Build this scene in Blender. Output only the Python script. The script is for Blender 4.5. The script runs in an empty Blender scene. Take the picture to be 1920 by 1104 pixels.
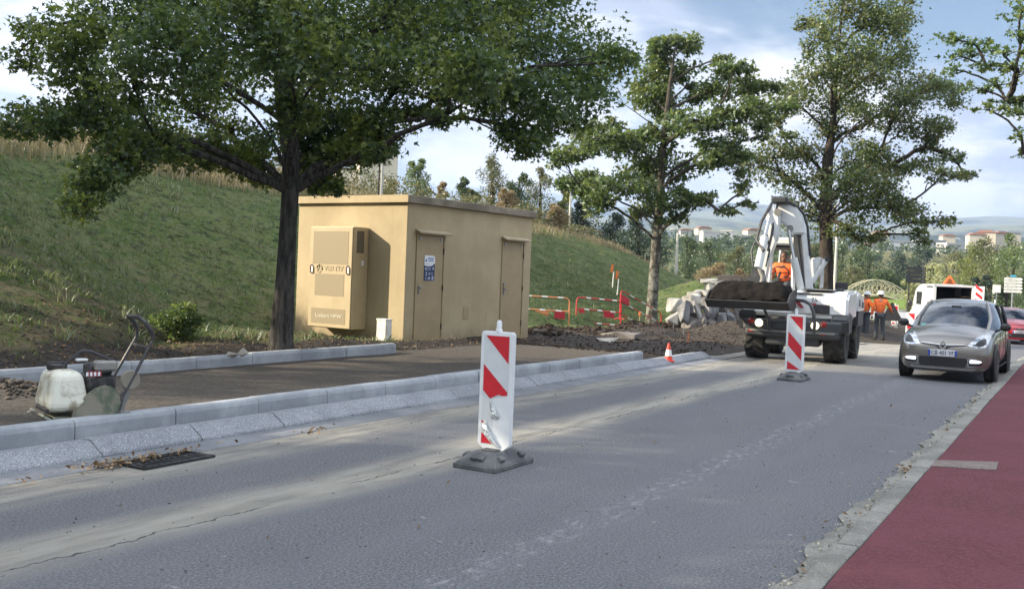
import bpy, bmesh, math, random
import numpy as np
from mathutils import Vector, Matrix
from mathutils.bvhtree import BVHTree
random.seed(7); rng = np.random.default_rng(11)
R = math.radians
sc = bpy.context.scene
col = sc.collection

# ---------------------------------------------------------------- camera
FPX = 1850.; EYE = 1.55; PITCH = math.atan(37/1850.); ROLL = math.atan(.04)
cd = bpy.data.cameras.new('camera'); cam = bpy.data.objects.new('camera', cd); col.objects.link(cam)
cd.sensor_width = 36.; cd.lens = 36.*FPX/1920.; cd.clip_start = .1; cd.clip_end = 12000
cam.matrix_world = Matrix.Translation((0, 0, EYE)) @ Matrix.Rotation(R(90)-PITCH, 4, 'X') @ Matrix.Rotation(ROLL, 4, 'Z')
sc.camera = cam
def ray(px, py):
    a = (px-960)/FPX; b = -(py-552)/FPX
    c, s = math.cos(ROLL), math.sin(ROLL)
    x = a*c-b*s; y = a*s+b*c
    cp, sp = math.cos(PITCH), math.sin(PITCH)
    return Vector((x, cp+sp*y, -sp+cp*y))
def at(px, py, z=0.):            # point of the photo on the level z
    r = ray(px, py); return Vector((0, 0, EYE))+r*((z-EYE)/r.z)
def atY(px, py, Y):              # point of the photo at distance Y
    r = ray(px, py); return Vector((0, 0, EYE))+r*(Y/r.y)
SP, CP = math.sin(R(30)), math.cos(R(30))     # the road runs 30 degrees to the right of +Y
def W(u, v, z=0.): return Vector((u*SP-v*CP, u*CP+v*SP, z))
def UV(x, y): return x*SP+y*CP, -x*CP+y*SP
ROAD = R(90-30)                  # rotz that turns +X into the road direction

# ---------------------------------------------------------------- light
SUN_EL, SUN_AZ = R(24), R(-93)
class NT:
    def __init__(s, tree): s.t = tree; s.L = tree.links
    def n(s, typ, **kw):
        nd = s.t.nodes.new(typ)
        for k, v in kw.items(): setattr(nd, k, v)
        return nd
    def put(s, sock, v):
        if isinstance(v, bpy.types.NodeSocket): s.L.new(v, sock)
        elif v is not None:
            if isinstance(v, (tuple, list)) and len(v) == 3 and sock.type == 'RGBA': v = (*v, 1)
            sock.default_value = v
    def m(s, op, a, b=None, c=None, clamp=False):
        nd = s.n('ShaderNodeMath', operation=op, use_clamp=clamp)
        s.put(nd.inputs[0], a); s.put(nd.inputs[1], b); s.put(nd.inputs[2], c)
        return nd.outputs[0]
    def mix(s, f, a, b, blend='MIX'):
        nd = s.n('ShaderNodeMix', data_type='RGBA', blend_type=blend)
        s.put(nd.inputs[0], f); s.put(nd.inputs[6], a); s.put(nd.inputs[7], b)
        return nd.outputs[2]
    def noise(s, vec, scale, detail=3, rough=.55, dist=0):
        nd = s.n('ShaderNodeTexNoise'); s.put(nd.inputs['Vector'], vec)
        nd.inputs['Scale'].default_value = scale; nd.inputs['Detail'].default_value = detail
        nd.inputs['Roughness'].default_value = rough; nd.inputs['Distortion'].default_value = dist
        return nd.outputs['Fac']
    def ss(s, x, lo, hi, a=0., b=1.):
        nd = s.n('ShaderNodeMapRange', interpolation_type='SMOOTHSTEP')
        for i, v in enumerate((x, lo, hi, a, b)): s.put(nd.inputs[i], v)
        return nd.outputs[0]
    def scale(s, vec, sx, sy, sz):
        nd = s.n('ShaderNodeMapping'); s.put(nd.inputs[0], vec); nd.inputs['Scale'].default_value = (sx, sy, sz); return nd.outputs[0]
    def band(s, x, c, w, soft):      # 1 inside |x-c|<w, fading over soft
        d = s.m('ABSOLUTE', s.m('SUBTRACT', x, c)); return s.ss(d, w+soft, w)

world = bpy.data.worlds.new('World'); sc.world = world; world.use_nodes = True
wt = NT(world.node_tree); world.node_tree.nodes.clear()
sky = wt.n('ShaderNodeTexSky', sky_type='NISHITA', sun_disc=False, sun_elevation=SUN_EL, sun_rotation=SUN_AZ, air_density=1.0, dust_density=1.2, ozone_density=1.0)
tc = wt.n('ShaderNodeTexCoord'); sx = wt.n('ShaderNodeSeparateXYZ'); wt.put(sx.inputs[0], tc.outputs['Generated'])
zz = wt.m('MAXIMUM', sx.outputs[2], 0.0); den = wt.m('ADD', zz, .13)
cb = wt.n('ShaderNodeCombineXYZ'); wt.put(cb.inputs[0], wt.m('DIVIDE', sx.outputs[0], den)); wt.put(cb.inputs[1], wt.m('DIVIDE', sx.outputs[1], den)); cb.inputs[2].default_value = 4.3
big = wt.noise(cb.outputs[0], .55, 6, .55, .3); fine = wt.noise(cb.outputs[0], 1.5, 6, .6, .4)
cover = wt.ss(wt.m('ADD', big, wt.m('MULTIPLY', fine, .35)), .55, .68)
tone = wt.ss(wt.noise(wt.scale(tc.outputs['Generated'], 1, 1, 3.2), 4.2, 6, .6, .5), .40, .60)
# low cloud is grey blue with bright heads, the sky is brighter towards the zenith and towards the sun
ccol = wt.mix(tone, (.31, .355, .44), (.60, .61, .63))
head = wt.m('MULTIPLY', wt.ss(fine, .56, .68), wt.ss(zz, .30, .10))
ccol = wt.mix(wt.m('MULTIPLY', head, .6), ccol, (.62, .60, .57))
nrm = wt.n('ShaderNodeVectorMath', operation='DOT_PRODUCT'); wt.put(nrm.inputs[0], tc.outputs['Generated']); nrm.inputs[1].default_value = (math.sin(SUN_AZ)*.8, math.cos(SUN_AZ)*.8, .6)
glow = wt.m('MULTIPLY', wt.ss(nrm.outputs['Value'], .1, 1.0), .6)
gain = wt.m('ADD', wt.m('MULTIPLY_ADD', wt.ss(zz, .26, .9), 1.0, .93), glow)
bg1 = wt.n('ShaderNodeBackground'); wt.put(bg1.inputs[0], sky.outputs[0]); bg1.inputs[1].default_value = .07
bg2 = wt.n('ShaderNodeBackground'); wt.put(bg2.inputs[0], ccol); wt.put(bg2.inputs[1], gain)
ms = wt.n('ShaderNodeMixShader'); wt.put(ms.inputs[0], cover); wt.put(ms.inputs[1], bg1.outputs[0]); wt.put(ms.inputs[2], bg2.outputs[0])
wo = wt.n('ShaderNodeOutputWorld'); wt.put(wo.inputs[0], ms.outputs[0])

sd = bpy.data.lights.new('sun', 'SUN'); sun = bpy.data.objects.new('sun', sd); col.objects.link(sun)
sd.energy = 5.0; sd.angle = R(.6); sd.color = (1, .87, .67)
sun.rotation_euler = Vector((math.sin(SUN_AZ)*math.cos(SUN_EL), math.cos(SUN_AZ)*math.cos(SUN_EL), math.sin(SUN_EL))).to_track_quat('Z', 'Y').to_euler()
sc.view_settings.view_transform = 'Standard'; sc.view_settings.look = 'None'; sc.view_settings.gamma = 1; sc.view_settings.exposure = 1.15
sc.cycles.max_bounces = 6; sc.cycles.transparent_max_bounces = 8; sc.cycles.volume_bounces = 0
sc.cycles.diffuse_bounces = 3; sc.cycles.glossy_bounces = 3

# ---------------------------------------------------------------- materials
def newmat(name):
    m = bpy.data.materials.new(name); m.use_nodes = True
    t = NT(m.node_tree); b = m.node_tree.nodes['Principled BSDF']
    return m, t, b
def M(name, c, rough=.6, metal=0., var=.12, scale=4., bump=0., bscale=60., coat=0., c2=None, mixs=None, spec=.5, emit=None):
    m, t, b = newmat(name)
    o = t.n('ShaderNodeTexCoord').outputs['Object']
    base = t.mix(t.ss(t.noise(o, scale, 4, .6), .3, .7), tuple(x*(1-var) for x in c), tuple(min(1, x*(1+var)) for x in c))
    if c2: base = t.mix(t.m('MULTIPLY', t.ss(t.noise(o, mixs[0], 5, .65, .3), mixs[1], mixs[2]), mixs[3] if len(mixs) > 3 else 1.), base, c2)
    t.put(b.inputs['Base Color'], base)
    b.inputs['Roughness'].default_value = rough; b.inputs['Metallic'].default_value = metal
    b.inputs['Coat Weight'].default_value = coat; b.inputs['Coat Roughness'].default_value = .06
    b.inputs['Specular IOR Level'].default_value = spec
    if bump:
        bp = t.n('ShaderNodeBump'); bp.inputs['Strength'].default_value = bump; bp.inputs['Distance'].default_value = .02
        t.put(bp.inputs['Height'], t.noise(o, bscale, 4, .6)); t.put(b.inputs['Normal'], bp.outputs[0])
    if emit:
        t.put(b.inputs['Emission Color'], emit[0]); b.inputs['Emission Strength'].default_value = emit[1]
    return m
def leafmat(name, a, bcol, trans=.3, yel=None, yamt=0.):
    m = bpy.data.materials.new(name); m.use_nodes = True; t = NT(m.node_tree); m.node_tree.nodes.clear()
    g = t.n('ShaderNodeNewGeometry').outputs['Position']
    at_ = t.n('ShaderNodeAttribute', attribute_name='rnd').outputs['Fac']
    c = t.mix(t.ss(t.m('ADD', t.m('MULTIPLY', t.noise(g, .9, 3), .7), t.m('MULTIPLY', at_, .5)), .35, .85), a, bcol)
    if yel: c = t.mix(t.m('MULTIPLY', t.ss(t.m('ADD', t.noise(g, .8, 3), t.m('MULTIPLY', at_, .3)), .62, .80), yamt), c, yel)
    d = t.n('ShaderNodeBsdfDiffuse'); t.put(d.inputs[0], c)
    tr = t.n('ShaderNodeBsdfTranslucent'); t.put(tr.inputs[0], t.mix(.5, c, (.16, .22, .03), 'ADD'))
    gl = t.n('ShaderNodeBsdfGlossy'); gl.inputs[0].default_value = (.7, .75, .8, 1); gl.inputs[1].default_value = .42
    m1 = t.n('ShaderNodeMixShader'); m1.inputs[0].default_value = trans; t.put(m1.inputs[1], d.outputs[0]); t.put(m1.inputs[2], tr.outputs[0])
    m2 = t.n('ShaderNodeMixShader'); m2.inputs[0].default_value = .05; t.put(m2.inputs[1], m1.outputs[0]); t.put(m2.inputs[2], gl.outputs[0])
    t.put(t.n('ShaderNodeOutputMaterial').inputs[0], m2.outputs[0])
    return m

# ---------------------------------------------------------------- object helpers
def tag(o, label=None, cat=None, group=None, kind=None):
    if label: o['label'] = label
    if cat: o['category'] = cat
    if group: o['group'] = group
    if kind: o['kind'] = kind
    return o
def thing(name, label, cat, loc=(0, 0, 0), rotz=0., group=None):
    o = bpy.data.objects.new(name, None); col.objects.link(o); o.empty_display_size = .2
    o.location = loc; o.rotation_euler = (0, 0, rotz); return tag(o, label, cat, group)
def copy_tree(o, parent=None):
    c = o.copy(); col.objects.link(c)
    if parent: c.parent = parent
    for ch in [x for x in bpy.data.objects if x.parent == o and x != c]: copy_tree(ch, c)
    return c
def fast_mesh(name, V, F, mat, parent=None, smooth=False, rnd=None):
    V = np.asarray(V, dtype=np.float32); F = np.asarray(F, dtype=np.int32); k = F.shape[1]
    me = bpy.data.meshes.new(name); me.vertices.add(len(V)); me.vertices.foreach_set('co', V.ravel())
    me.loops.add(F.size); me.loops.foreach_set('vertex_index', F.ravel())
    me.polygons.add(len(F)); me.polygons.foreach_set('loop_start', np.arange(0, F.size, k, dtype=np.int32))
    if smooth: me.polygons.foreach_set('use_smooth', np.ones(len(F), dtype=bool))
    me.update(calc_edges=True)
    if rnd is not None:
        a = me.attributes.new('rnd', 'FLOAT', 'POINT'); a.data.foreach_set('value', np.asarray(rnd, dtype=np.float32))
    mats = mat if isinstance(mat, list) else [mat]
    for mm in mats: me.materials.append(mm)
    o = bpy.data.objects.new(name, me); col.objects.link(o)
    if parent: o.parent = parent
    return o
def frame_from(d):
    d = Vector(d).normalized(); up = Vector((0, 0, 1)) if abs(d.z) < .95 else Vector((0, 1, 0))
    a = d.cross(up).normalized(); b = a.cross(d).normalized(); return d, a, b
class MB:
    """collects shapes, builds ONE mesh object"""
    def __init__(s, T=None): s.v = []; s.f = []; s.T = T or Matrix.Identity(4); s.sm = []
    def add(s, vs, fs, smooth=False):
        o = len(s.v); s.v += [tuple(s.T @ Vector(p)) for p in vs]
        s.f += [tuple(i+o for i in f) for f in fs]; s.sm += [smooth]*len(fs); return s
    def box(s, c, d, rot=None, taper=None, ch=0.):
        """box of centre c, size d; ch = chamfer of all edges; taper = (tx,ty) scale of the top"""
        hx, hy, hz = d[0]/2, d[1]/2, d[2]/2; tx, ty = taper or (1, 1)
        bm = bmesh.new(); bmesh.ops.create_cube(bm, size=1)
        for p in bm.verts:
            t = p.co.z > 0
            p.co = Vector((p.co.x*2*hx*(tx if t else 1), p.co.y*2*hy*(ty if t else 1), p.co.z*2*hz))
        if ch: bmesh.ops.bevel(bm, geom=bm.edges[:], offset=ch, segments=1, affect='EDGES')
        bm.verts.index_update(); m = Matrix.Translation(c)
        if rot: m = m @ (rot if isinstance(rot, Matrix) else Matrix.Rotation(rot[2], 4, 'Z') @ Matrix.Rotation(rot[1], 4, 'Y') @ Matrix.Rotation(rot[0], 4, 'X'))
        s.add([m @ p.co for p in bm.verts], [[q.index for q in f.verts] for f in bm.faces]); bm.free(); return s
    def tube(s, pts, r, n=8, cap=True):
        pts = [Vector(p) for p in pts]; rs = r if isinstance(r, (list, tuple)) else [r]*len(pts)
        vs = []; fs = []; pa = None
        for i, p in enumerate(pts):
            d = (pts[min(i+1, len(pts)-1)]-pts[max(i-1, 0)])
            if d.length < 1e-9: d = Vector((0, 0, 1))
            d.normalize()
            if pa is None: _, a, b = frame_from(d)
            else:
                a = (pa-d*pa.dot(d)); a = a.normalized() if a.length > 1e-6 else frame_from(d)[1]; b = a.cross(d)
            pa = a
            for k in range(n):
                t = 2*math.pi*k/n; vs.append(p+(a*math.cos(t)+b*math.sin(t))*rs[i])
        for i in range(len(pts)-1):
            for k in range(n): fs.append((i*n+k, i*n+(k+1) % n, (i+1)*n+(k+1) % n, (i+1)*n+k))
        s.add(vs, fs, True)
        if cap: s.add(vs[:n], [tuple(range(n))]); s.add(vs[-n:], [tuple(range(n-1, -1, -1))])
        return s
    def prism(s, poly, depth, M4=None, ch=0.):
        """polygon in local XZ, extruded along local Y by +-depth/2; M4 places it"""
        n = len(poly); h = depth/2; m = M4 or Matrix.Identity(4)
        bm = bmesh.new()
        a = [bm.verts.new((x, -h, z)) for x, z in poly]; b = [bm.verts.new((x, h, z)) for x, z in poly]
        bm.faces.new(a); bm.faces.new(b[::-1])
        for i in range(n): bm.faces.new((a[i], b[i], b[(i+1) % n], a[(i+1) % n]))
        bmesh.ops.recalc_face_normals(bm, faces=bm.faces[:])
        if ch: bmesh.ops.bevel(bm, geom=bm.edges[:], offset=ch, segments=2, affect='EDGES')
        bmesh.ops.triangulate(bm, faces=[f for f in bm.faces if len(f.verts) > 4])
        bm.verts.index_update(); s.add([m @ p.co for p in bm.verts], [[q.index for q in f.verts] for f in bm.faces]); bm.free(); return s
    def lathe(s, prof, M4=None, n=20, smooth=True):
        """profile [(r,z)] turned about local Z"""
        m = M4 or Matrix.Identity(4); vs = []; fs = []
        for r, z in prof:
            for k in range(n): t = 2*math.pi*k/n; vs.append(m @ Vector((r*math.cos(t), r*math.sin(t), z)))
        for i in range(len(prof)-1):
            for k in range(n): fs.append((i*n+k, i*n+(k+1) % n, (i+1)*n+(k+1) % n, (i+1)*n+k))
        s.add(vs, fs, smooth)
        if prof[0][0] > 1e-4: s.add(vs[:n], [tuple(range(n-1, -1, -1))])
        if prof[-1][0] > 1e-4: s.add(vs[-n:], [tuple(range(n))])
        return s
    def sphere(s, c, r, n=10, squash=(1, 1, 1)):
        pr = [(math.sin(math.pi*i/n)*1., -math.cos(math.pi*i/n)) for i in range(n+1)]
        return s.lathe(pr, Matrix.Translation(c) @ Matrix.Diagonal((r*squash[0], r*squash[1], r*squash[2], 1)), n=max(8, n))
    def build(s, name, mat, parent=None, bevel=0., sub=0):
        me = bpy.data.meshes.new(name); me.from_pydata(s.v, [], s.f); me.update()
        bm = bmesh.new(); bm.from_mesh(me); bmesh.ops.remove_doubles(bm, verts=bm.verts[:], dist=1e-5); bmesh.ops.delete(bm, geom=[q for q in bm.verts if not q.link_faces], context='VERTS'); bmesh.ops.recalc_face_normals(bm, faces=bm.faces[:]); bm.to_mesh(me); bm.free()
        if any(s.sm):
            me.polygons.foreach_set('use_smooth', np.ones(len(me.polygons), dtype=bool)); me.set_sharp_from_angle(angle=R(38))
        me.materials.append(mat); o = bpy.data.objects.new(name, me); col.objects.link(o)
        if parent: o.parent = parent
        if bevel: md = o.modifiers.new('b', 'BEVEL'); md.width = bevel; md.segments = 2; md.limit_method = 'ANGLE'
        if sub: md = o.modifiers.new('s', 'SUBSURF'); md.levels = sub; md.render_levels = sub
        return o
def text(name, body, size, mat, parent, loc, rot, align='CENTER', ext=.002, sx=1.):
    cu = bpy.data.curves.new(name, 'FONT'); cu.body = body; cu.size = size; cu.extrude = ext; cu.align_x = align; cu.align_y = 'CENTER'
    t = bpy.data.objects.new(name, cu); dg = bpy.context.evaluated_depsgraph_get()
    col.objects.link(t); dg.update(); me = bpy.data.meshes.new_from_object(t.evaluated_get(dg)); bpy.data.objects.remove(t)
    o = bpy.data.objects.new(name, me); col.objects.link(o); me.materials.clear(); me.materials.append(mat)
    o.parent = parent; o.location = loc; o.rotation_euler = rot; o.scale = (sx, 1, 1); return o
def sm(x, a, b):
    t = np.clip((np.asarray(x, dtype=float)-a)/(b-a), 0, 1); return t*t*(3-2*t)
def vnoise(x, y, s, seed=0):
    """smooth value noise, numpy"""
    x = np.asarray(x)*s+seed*17.3; y = np.asarray(y)*s+seed*9.1
    xi = np.floor(x); yi = np.floor(y); fx = x-xi; fy = y-yi; fx = fx*fx*(3-2*fx); fy = fy*fy*(3-2*fy)
    def h(a, b):
        q = np.sin(a*127.1+b*311.7+seed*74.7)*43758.5453; return q-np.floor(q)
    return (h(xi, yi)*(1-fx)+h(xi+1, yi)*fx)*(1-fy)+(h(xi, yi+1)*(1-fx)+h(xi+1, yi+1)*fx)*fy
# ================================================================ TERRAIN
def gz(x, y, rough=True):
    x = np.asarray(x, dtype=float); y = np.asarray(y, dtype=float)
    u = x*SP+y*CP; v = -x*CP+y*SP
    drop = -.5*sm(u, 23, 46)
    z = drop-.03
    # footway lane being rebuilt, behind the new kerbs
    lane = sm(v, 6.92, 7.25)*.20*(1-sm(u, 17, 20))
    z = z+.035*sm(v, 6.25, 6.7)*sm(u, 19.5, 20.5)*(1-sm(v,8,9))
    z = z+lane+np.where(v > 9.98, .08*sm(v, 9.98, 10.1)*(1-sm(u, 12.5, 15.0)), 0)-.1*sm(v, 10.2, 11)*sm(u, 13, 15.5)*(1-sm(u, 17, 19))
    # bank
    v0 = 10.25+4.6*sm(u, 8.0, 14.2)-1.1*sm(u, 17, 23)
    t = np.clip((v-v0)/(24.3-v0), 0, 1)
    prof = t*(1.06-.06*t)-.055*np.sin(t*math.pi*2)*.6
    crest = 4.45*(1-sm(u, 47, 74))
    soft = sm(t, 0, .06)
    bank = crest*prof*soft
    bank = bank+(.35*vnoise(x, y, .14, 3)-.17)*sm(t, .1, .5)*sm(u, -30, 20)*(1-sm(u, 47, 74))
    # earth shoulder behind the boulders
    d2 = ((x-10.2)/5.2)**2+((y-45.5)/6.5)**2
    bump = 2.35*np.exp(-d2*1.1)
    z = z+np.maximum(bank, bump)
    # spoil edge along the trench in front of barriers and building
    if rough:
        e = np.exp(-((v-(11.6+.5*np.sin(u*.9)))/.55)**2)*sm(u, 21, 22.5)*(1-sm(u, 31, 34))
        z = z+e*(.03+.17*vnoise(x, y, 1.7, 5))
        dirtarea = sm(v, 6.9, 7.3)*sm(u, 18.5, 20.5)*(1-sm(v, 12.6, 13.6))*(1-sm(u, 55, 62))
        z = z+dirtarea*(.16*vnoise(x, y, 1.3, 1)+.10*vnoise(x, y, 3.4, 2)-.09)
        z = z+np.where((v > 6.95) & (v < 9.9), .018*vnoise(x, y, 2.2, 8)-.008, 0)
        z = z+sm(v, 10.2, 10.5)*(.10*vnoise(x, y, 1.7, 4)+.07*vnoise(x, y, 3.9, 6))*(1-sm(y, 60, 90))
        # heap of dark earth left of the digger
        hp = np.exp(-(((x-7.0)/1.15)**2+((y-30.3)/1.3)**2))*.42+np.exp(-(((x-8.6)/1.3)**2+((y-33.5)/1.5)**2))*.15+np.exp(-(((x+4.95)/.42)**2+((y-9.75)/.35)**2))*.13
        z = z+hp*(.85+.3*vnoise(x, y, 3, 9))
    # far ground: lawn mound of the roundabout, then the valley side with the town
    z = z+1.75*np.exp(-(((x-44)/26)**2+((y-124)/17)**2))
    z = z+(17*sm(y, 165, 400)+6*sm(y, 500, 1100))*(.9+.25*vnoise(x, y, .006, 2))
    return z
def spaced(lo, hi, d, far_lo, far_hi, g=1.13):
    a = list(np.arange(lo, hi, d)); s = d; x = a[-1]
    while x < far_hi: s *= g; x += s; a.append(x)
    s = d; x = a[0]; b = []
    while x > far_lo: s *= g; x -= s; b.append(x)
    return np.array(b[::-1]+a)
gxs = spaced(-26, 24, .22, -1400, 1500); gys = spaced(1, 52, .22, -300, 1700)
GX, GY = np.meshgrid(gxs, gys); GZ = gz(GX, GY)
nx, ny = len(gxs), len(gys)
idx = np.arange(nx*ny).reshape(ny, nx)
F = np.stack([idx[:-1, :-1], idx[:-1, 1:], idx[1:, 1:], idx[1:, :-1]], -1).reshape(-1, 4)
U, Vv = UV(GX, GY)
drt = sm(Vv, 6.7, 6.8)*(1-sm(Vv, 10.1, 11.2+.8*vnoise(GX, GY, 1, 3)))
drt = np.maximum(drt, sm(U, 15, 19)*sm(Vv, 5.4, 6.8)*(1-sm(Vv, 12.4, 13.6))*(1-sm(U, 60, 66)))
drt = np.maximum(drt, np.clip(1.5*np.exp(-(((GX-11.0)/4.6)**2+((GY-44)/6.5)**2))-.3, 0, 1)*sm(vnoise(GX, GY, .5, 4)+.6*vnoise(GX, GY, 1.7, 5), .45, .75))
drt = np.maximum(drt, sm(U, 25, 29)*(1-sm(U, 50, 58))*sm(Vv, 3.5, 4.5)*(1-sm(Vv, 12, 13)))
worn = (1-sm(Vv, 12, 19+3*vnoise(GX, GY, .3, 9)))*(1-sm(U, 17, 22))        # thin brownish grass low on the bank
dryt = np.clip(sm(Vv, 22.0+1.3*sm(U, 22, 34), 23.6+1.2*sm(U, 22, 34))*(1-sm(U, 50, 58)), 0, 1)
def ground_material():
    m, t, b = newmat('ground_cover')
    pos = t.n('ShaderNodeNewGeometry').outputs['Position']
    A = lambda n: t.n('ShaderNodeAttribute', attribute_name=n).outputs['Fac']
    n1 = t.noise(pos, 1.1, 6, .65); n2 = t.noise(pos, 9, 5, .65); n3 = t.noise(pos, .25, 3)
    g = t.mix(t.ss(n1, .35, .65), (.056, .090, .023), (.094, .132, .038))
    g = t.mix(t.ss(n2, .45, .72), g, (.125, .145, .058))
    g = t.mix(t.ss(t.noise(t.scale(pos, 1, 1, 2.2), 3.6, 5, .75), .50, .60), g, (.022, .034, .014))
    br = t.mix(n2, (.10, .082, .05), (.17, .145, .09))
    g = t.mix(t.m('MULTIPLY', t.ss(t.m('ADD', t.m('MULTIPLY', n1, .6), t.m('MULTIPLY', n2, .5)), .47, .64), t.m('MULTIPLY_ADD', A('worn'), .70, .32)), g, br)
    g = t.mix(t.m('MULTIPLY', A('dry'), .75), g, (.22, .175, .095))
    soil = t.mix(t.ss(n2, .3, .7), (.036, .030, .025), (.080, .067, .055))
    soil = t.mix(t.ss(n3, .4, .65), soil, (.055, .048, .043))
    soil = t.mix(t.ss(t.noise(pos, 30, 3), .62, .75), soil, (.2, .18, .15))
    c = t.mix(t.ss(A('dirt'), .35, .6), g, soil)
    # smooth compacted sand and gravel of the lane
    c = t.mix(t.ss(A('lane'), .4, .6), c, t.mix(t.ss(t.noise(pos, 26, 5, .7), .35, .7), (.080, .070, .060), (.135, .120, .103)))
    far = t.mix(t.ss(t.noise(pos, .012, 5, .7), .42, .58), (.05, .075, .03), (.16, .15, .07))
    sp = t.n('ShaderNodeSeparateXYZ'); t.put(sp.inputs[0], pos)
    c = t.mix(t.ss(sp.outputs[1], 160, 200), c, far)
    c = t.mix(t.ss(A('lawn'), .3, .6), c, (.14, .20, .045))
    t.put(b.inputs['Base Color'], c); b.inputs['Roughness'].default_value = .95; b.inputs['Specular IOR Level'].default_value = .15
    bp = t.n('ShaderNodeBump'); bp.inputs['Strength'].default_value = .8; bp.inputs['Distance'].default_value = .06
    t.put(bp.inputs['Height'], t.noise(pos, 14, 6, .7)); t.put(b.inputs['Normal'], bp.outputs[0])
    return m
ground = fast_mesh('ground', np.stack([GX, GY, GZ], -1).reshape(-1, 3), F, ground_material(), smooth=True)
tag(ground, kind='structure')
lanem = sm(Vv, 6.8, 6.9)*(1-sm(Vv, 9.98, 10.02))*(1-sm(U, 15.5, 19))
lawnm = np.exp(-(((GX-44)/30)**2+((GY-118)/22)**2))*sm(GY, 92, 97)
for nme, arr in (('dirt', drt), ('worn', worn), ('dry', dryt), ('lane', lanem), ('lawn', lawnm)):
    a = ground.data.attributes.new(nme, 'FLOAT', 'POINT'); a.data.foreach_set('value', arr.ravel().astype(np.float32))

def strip(name, us, vs, zf, mat, kind='structure', wav=None):
    """sheet over (u,v) with a UV map in metres"""
    us = np.asarray(us); vs = np.asarray(vs); uu, vv = np.meshgrid(us, vs)
    if wav is not None: vv = vv+wav(uu, vv)
    X = uu*SP-vv*CP; Y = uu*CP+vv*SP; Z = zf(uu, vv)
    a, b_ = len(us), len(vs); ii = np.arange(a*b_).reshape(b_, a)
    F = np.stack([ii[:-1, :-1], ii[:-1, 1:], ii[1:, 1:], ii[1:, :-1]], -1).reshape(-1, 4)
    o = fast_mesh(name, np.stack([X, Y, Z], -1).reshape(-1, 3), F[:, ::-1], mat, smooth=True)
    uvl = o.data.uv_layers.new(name='metres'); li = np.zeros(len(o.data.loops), dtype=np.int32); o.data.loops.foreach_get('vertex_index', li)
    uvl.data.foreach_set('uv', np.stack([uu.ravel()[li], vv.ravel()[li]], -1).ravel().astype(np.float32))
    return tag(o, kind=kind)
def rdrop(u): return -.5*sm(u, 23, 46)
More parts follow.
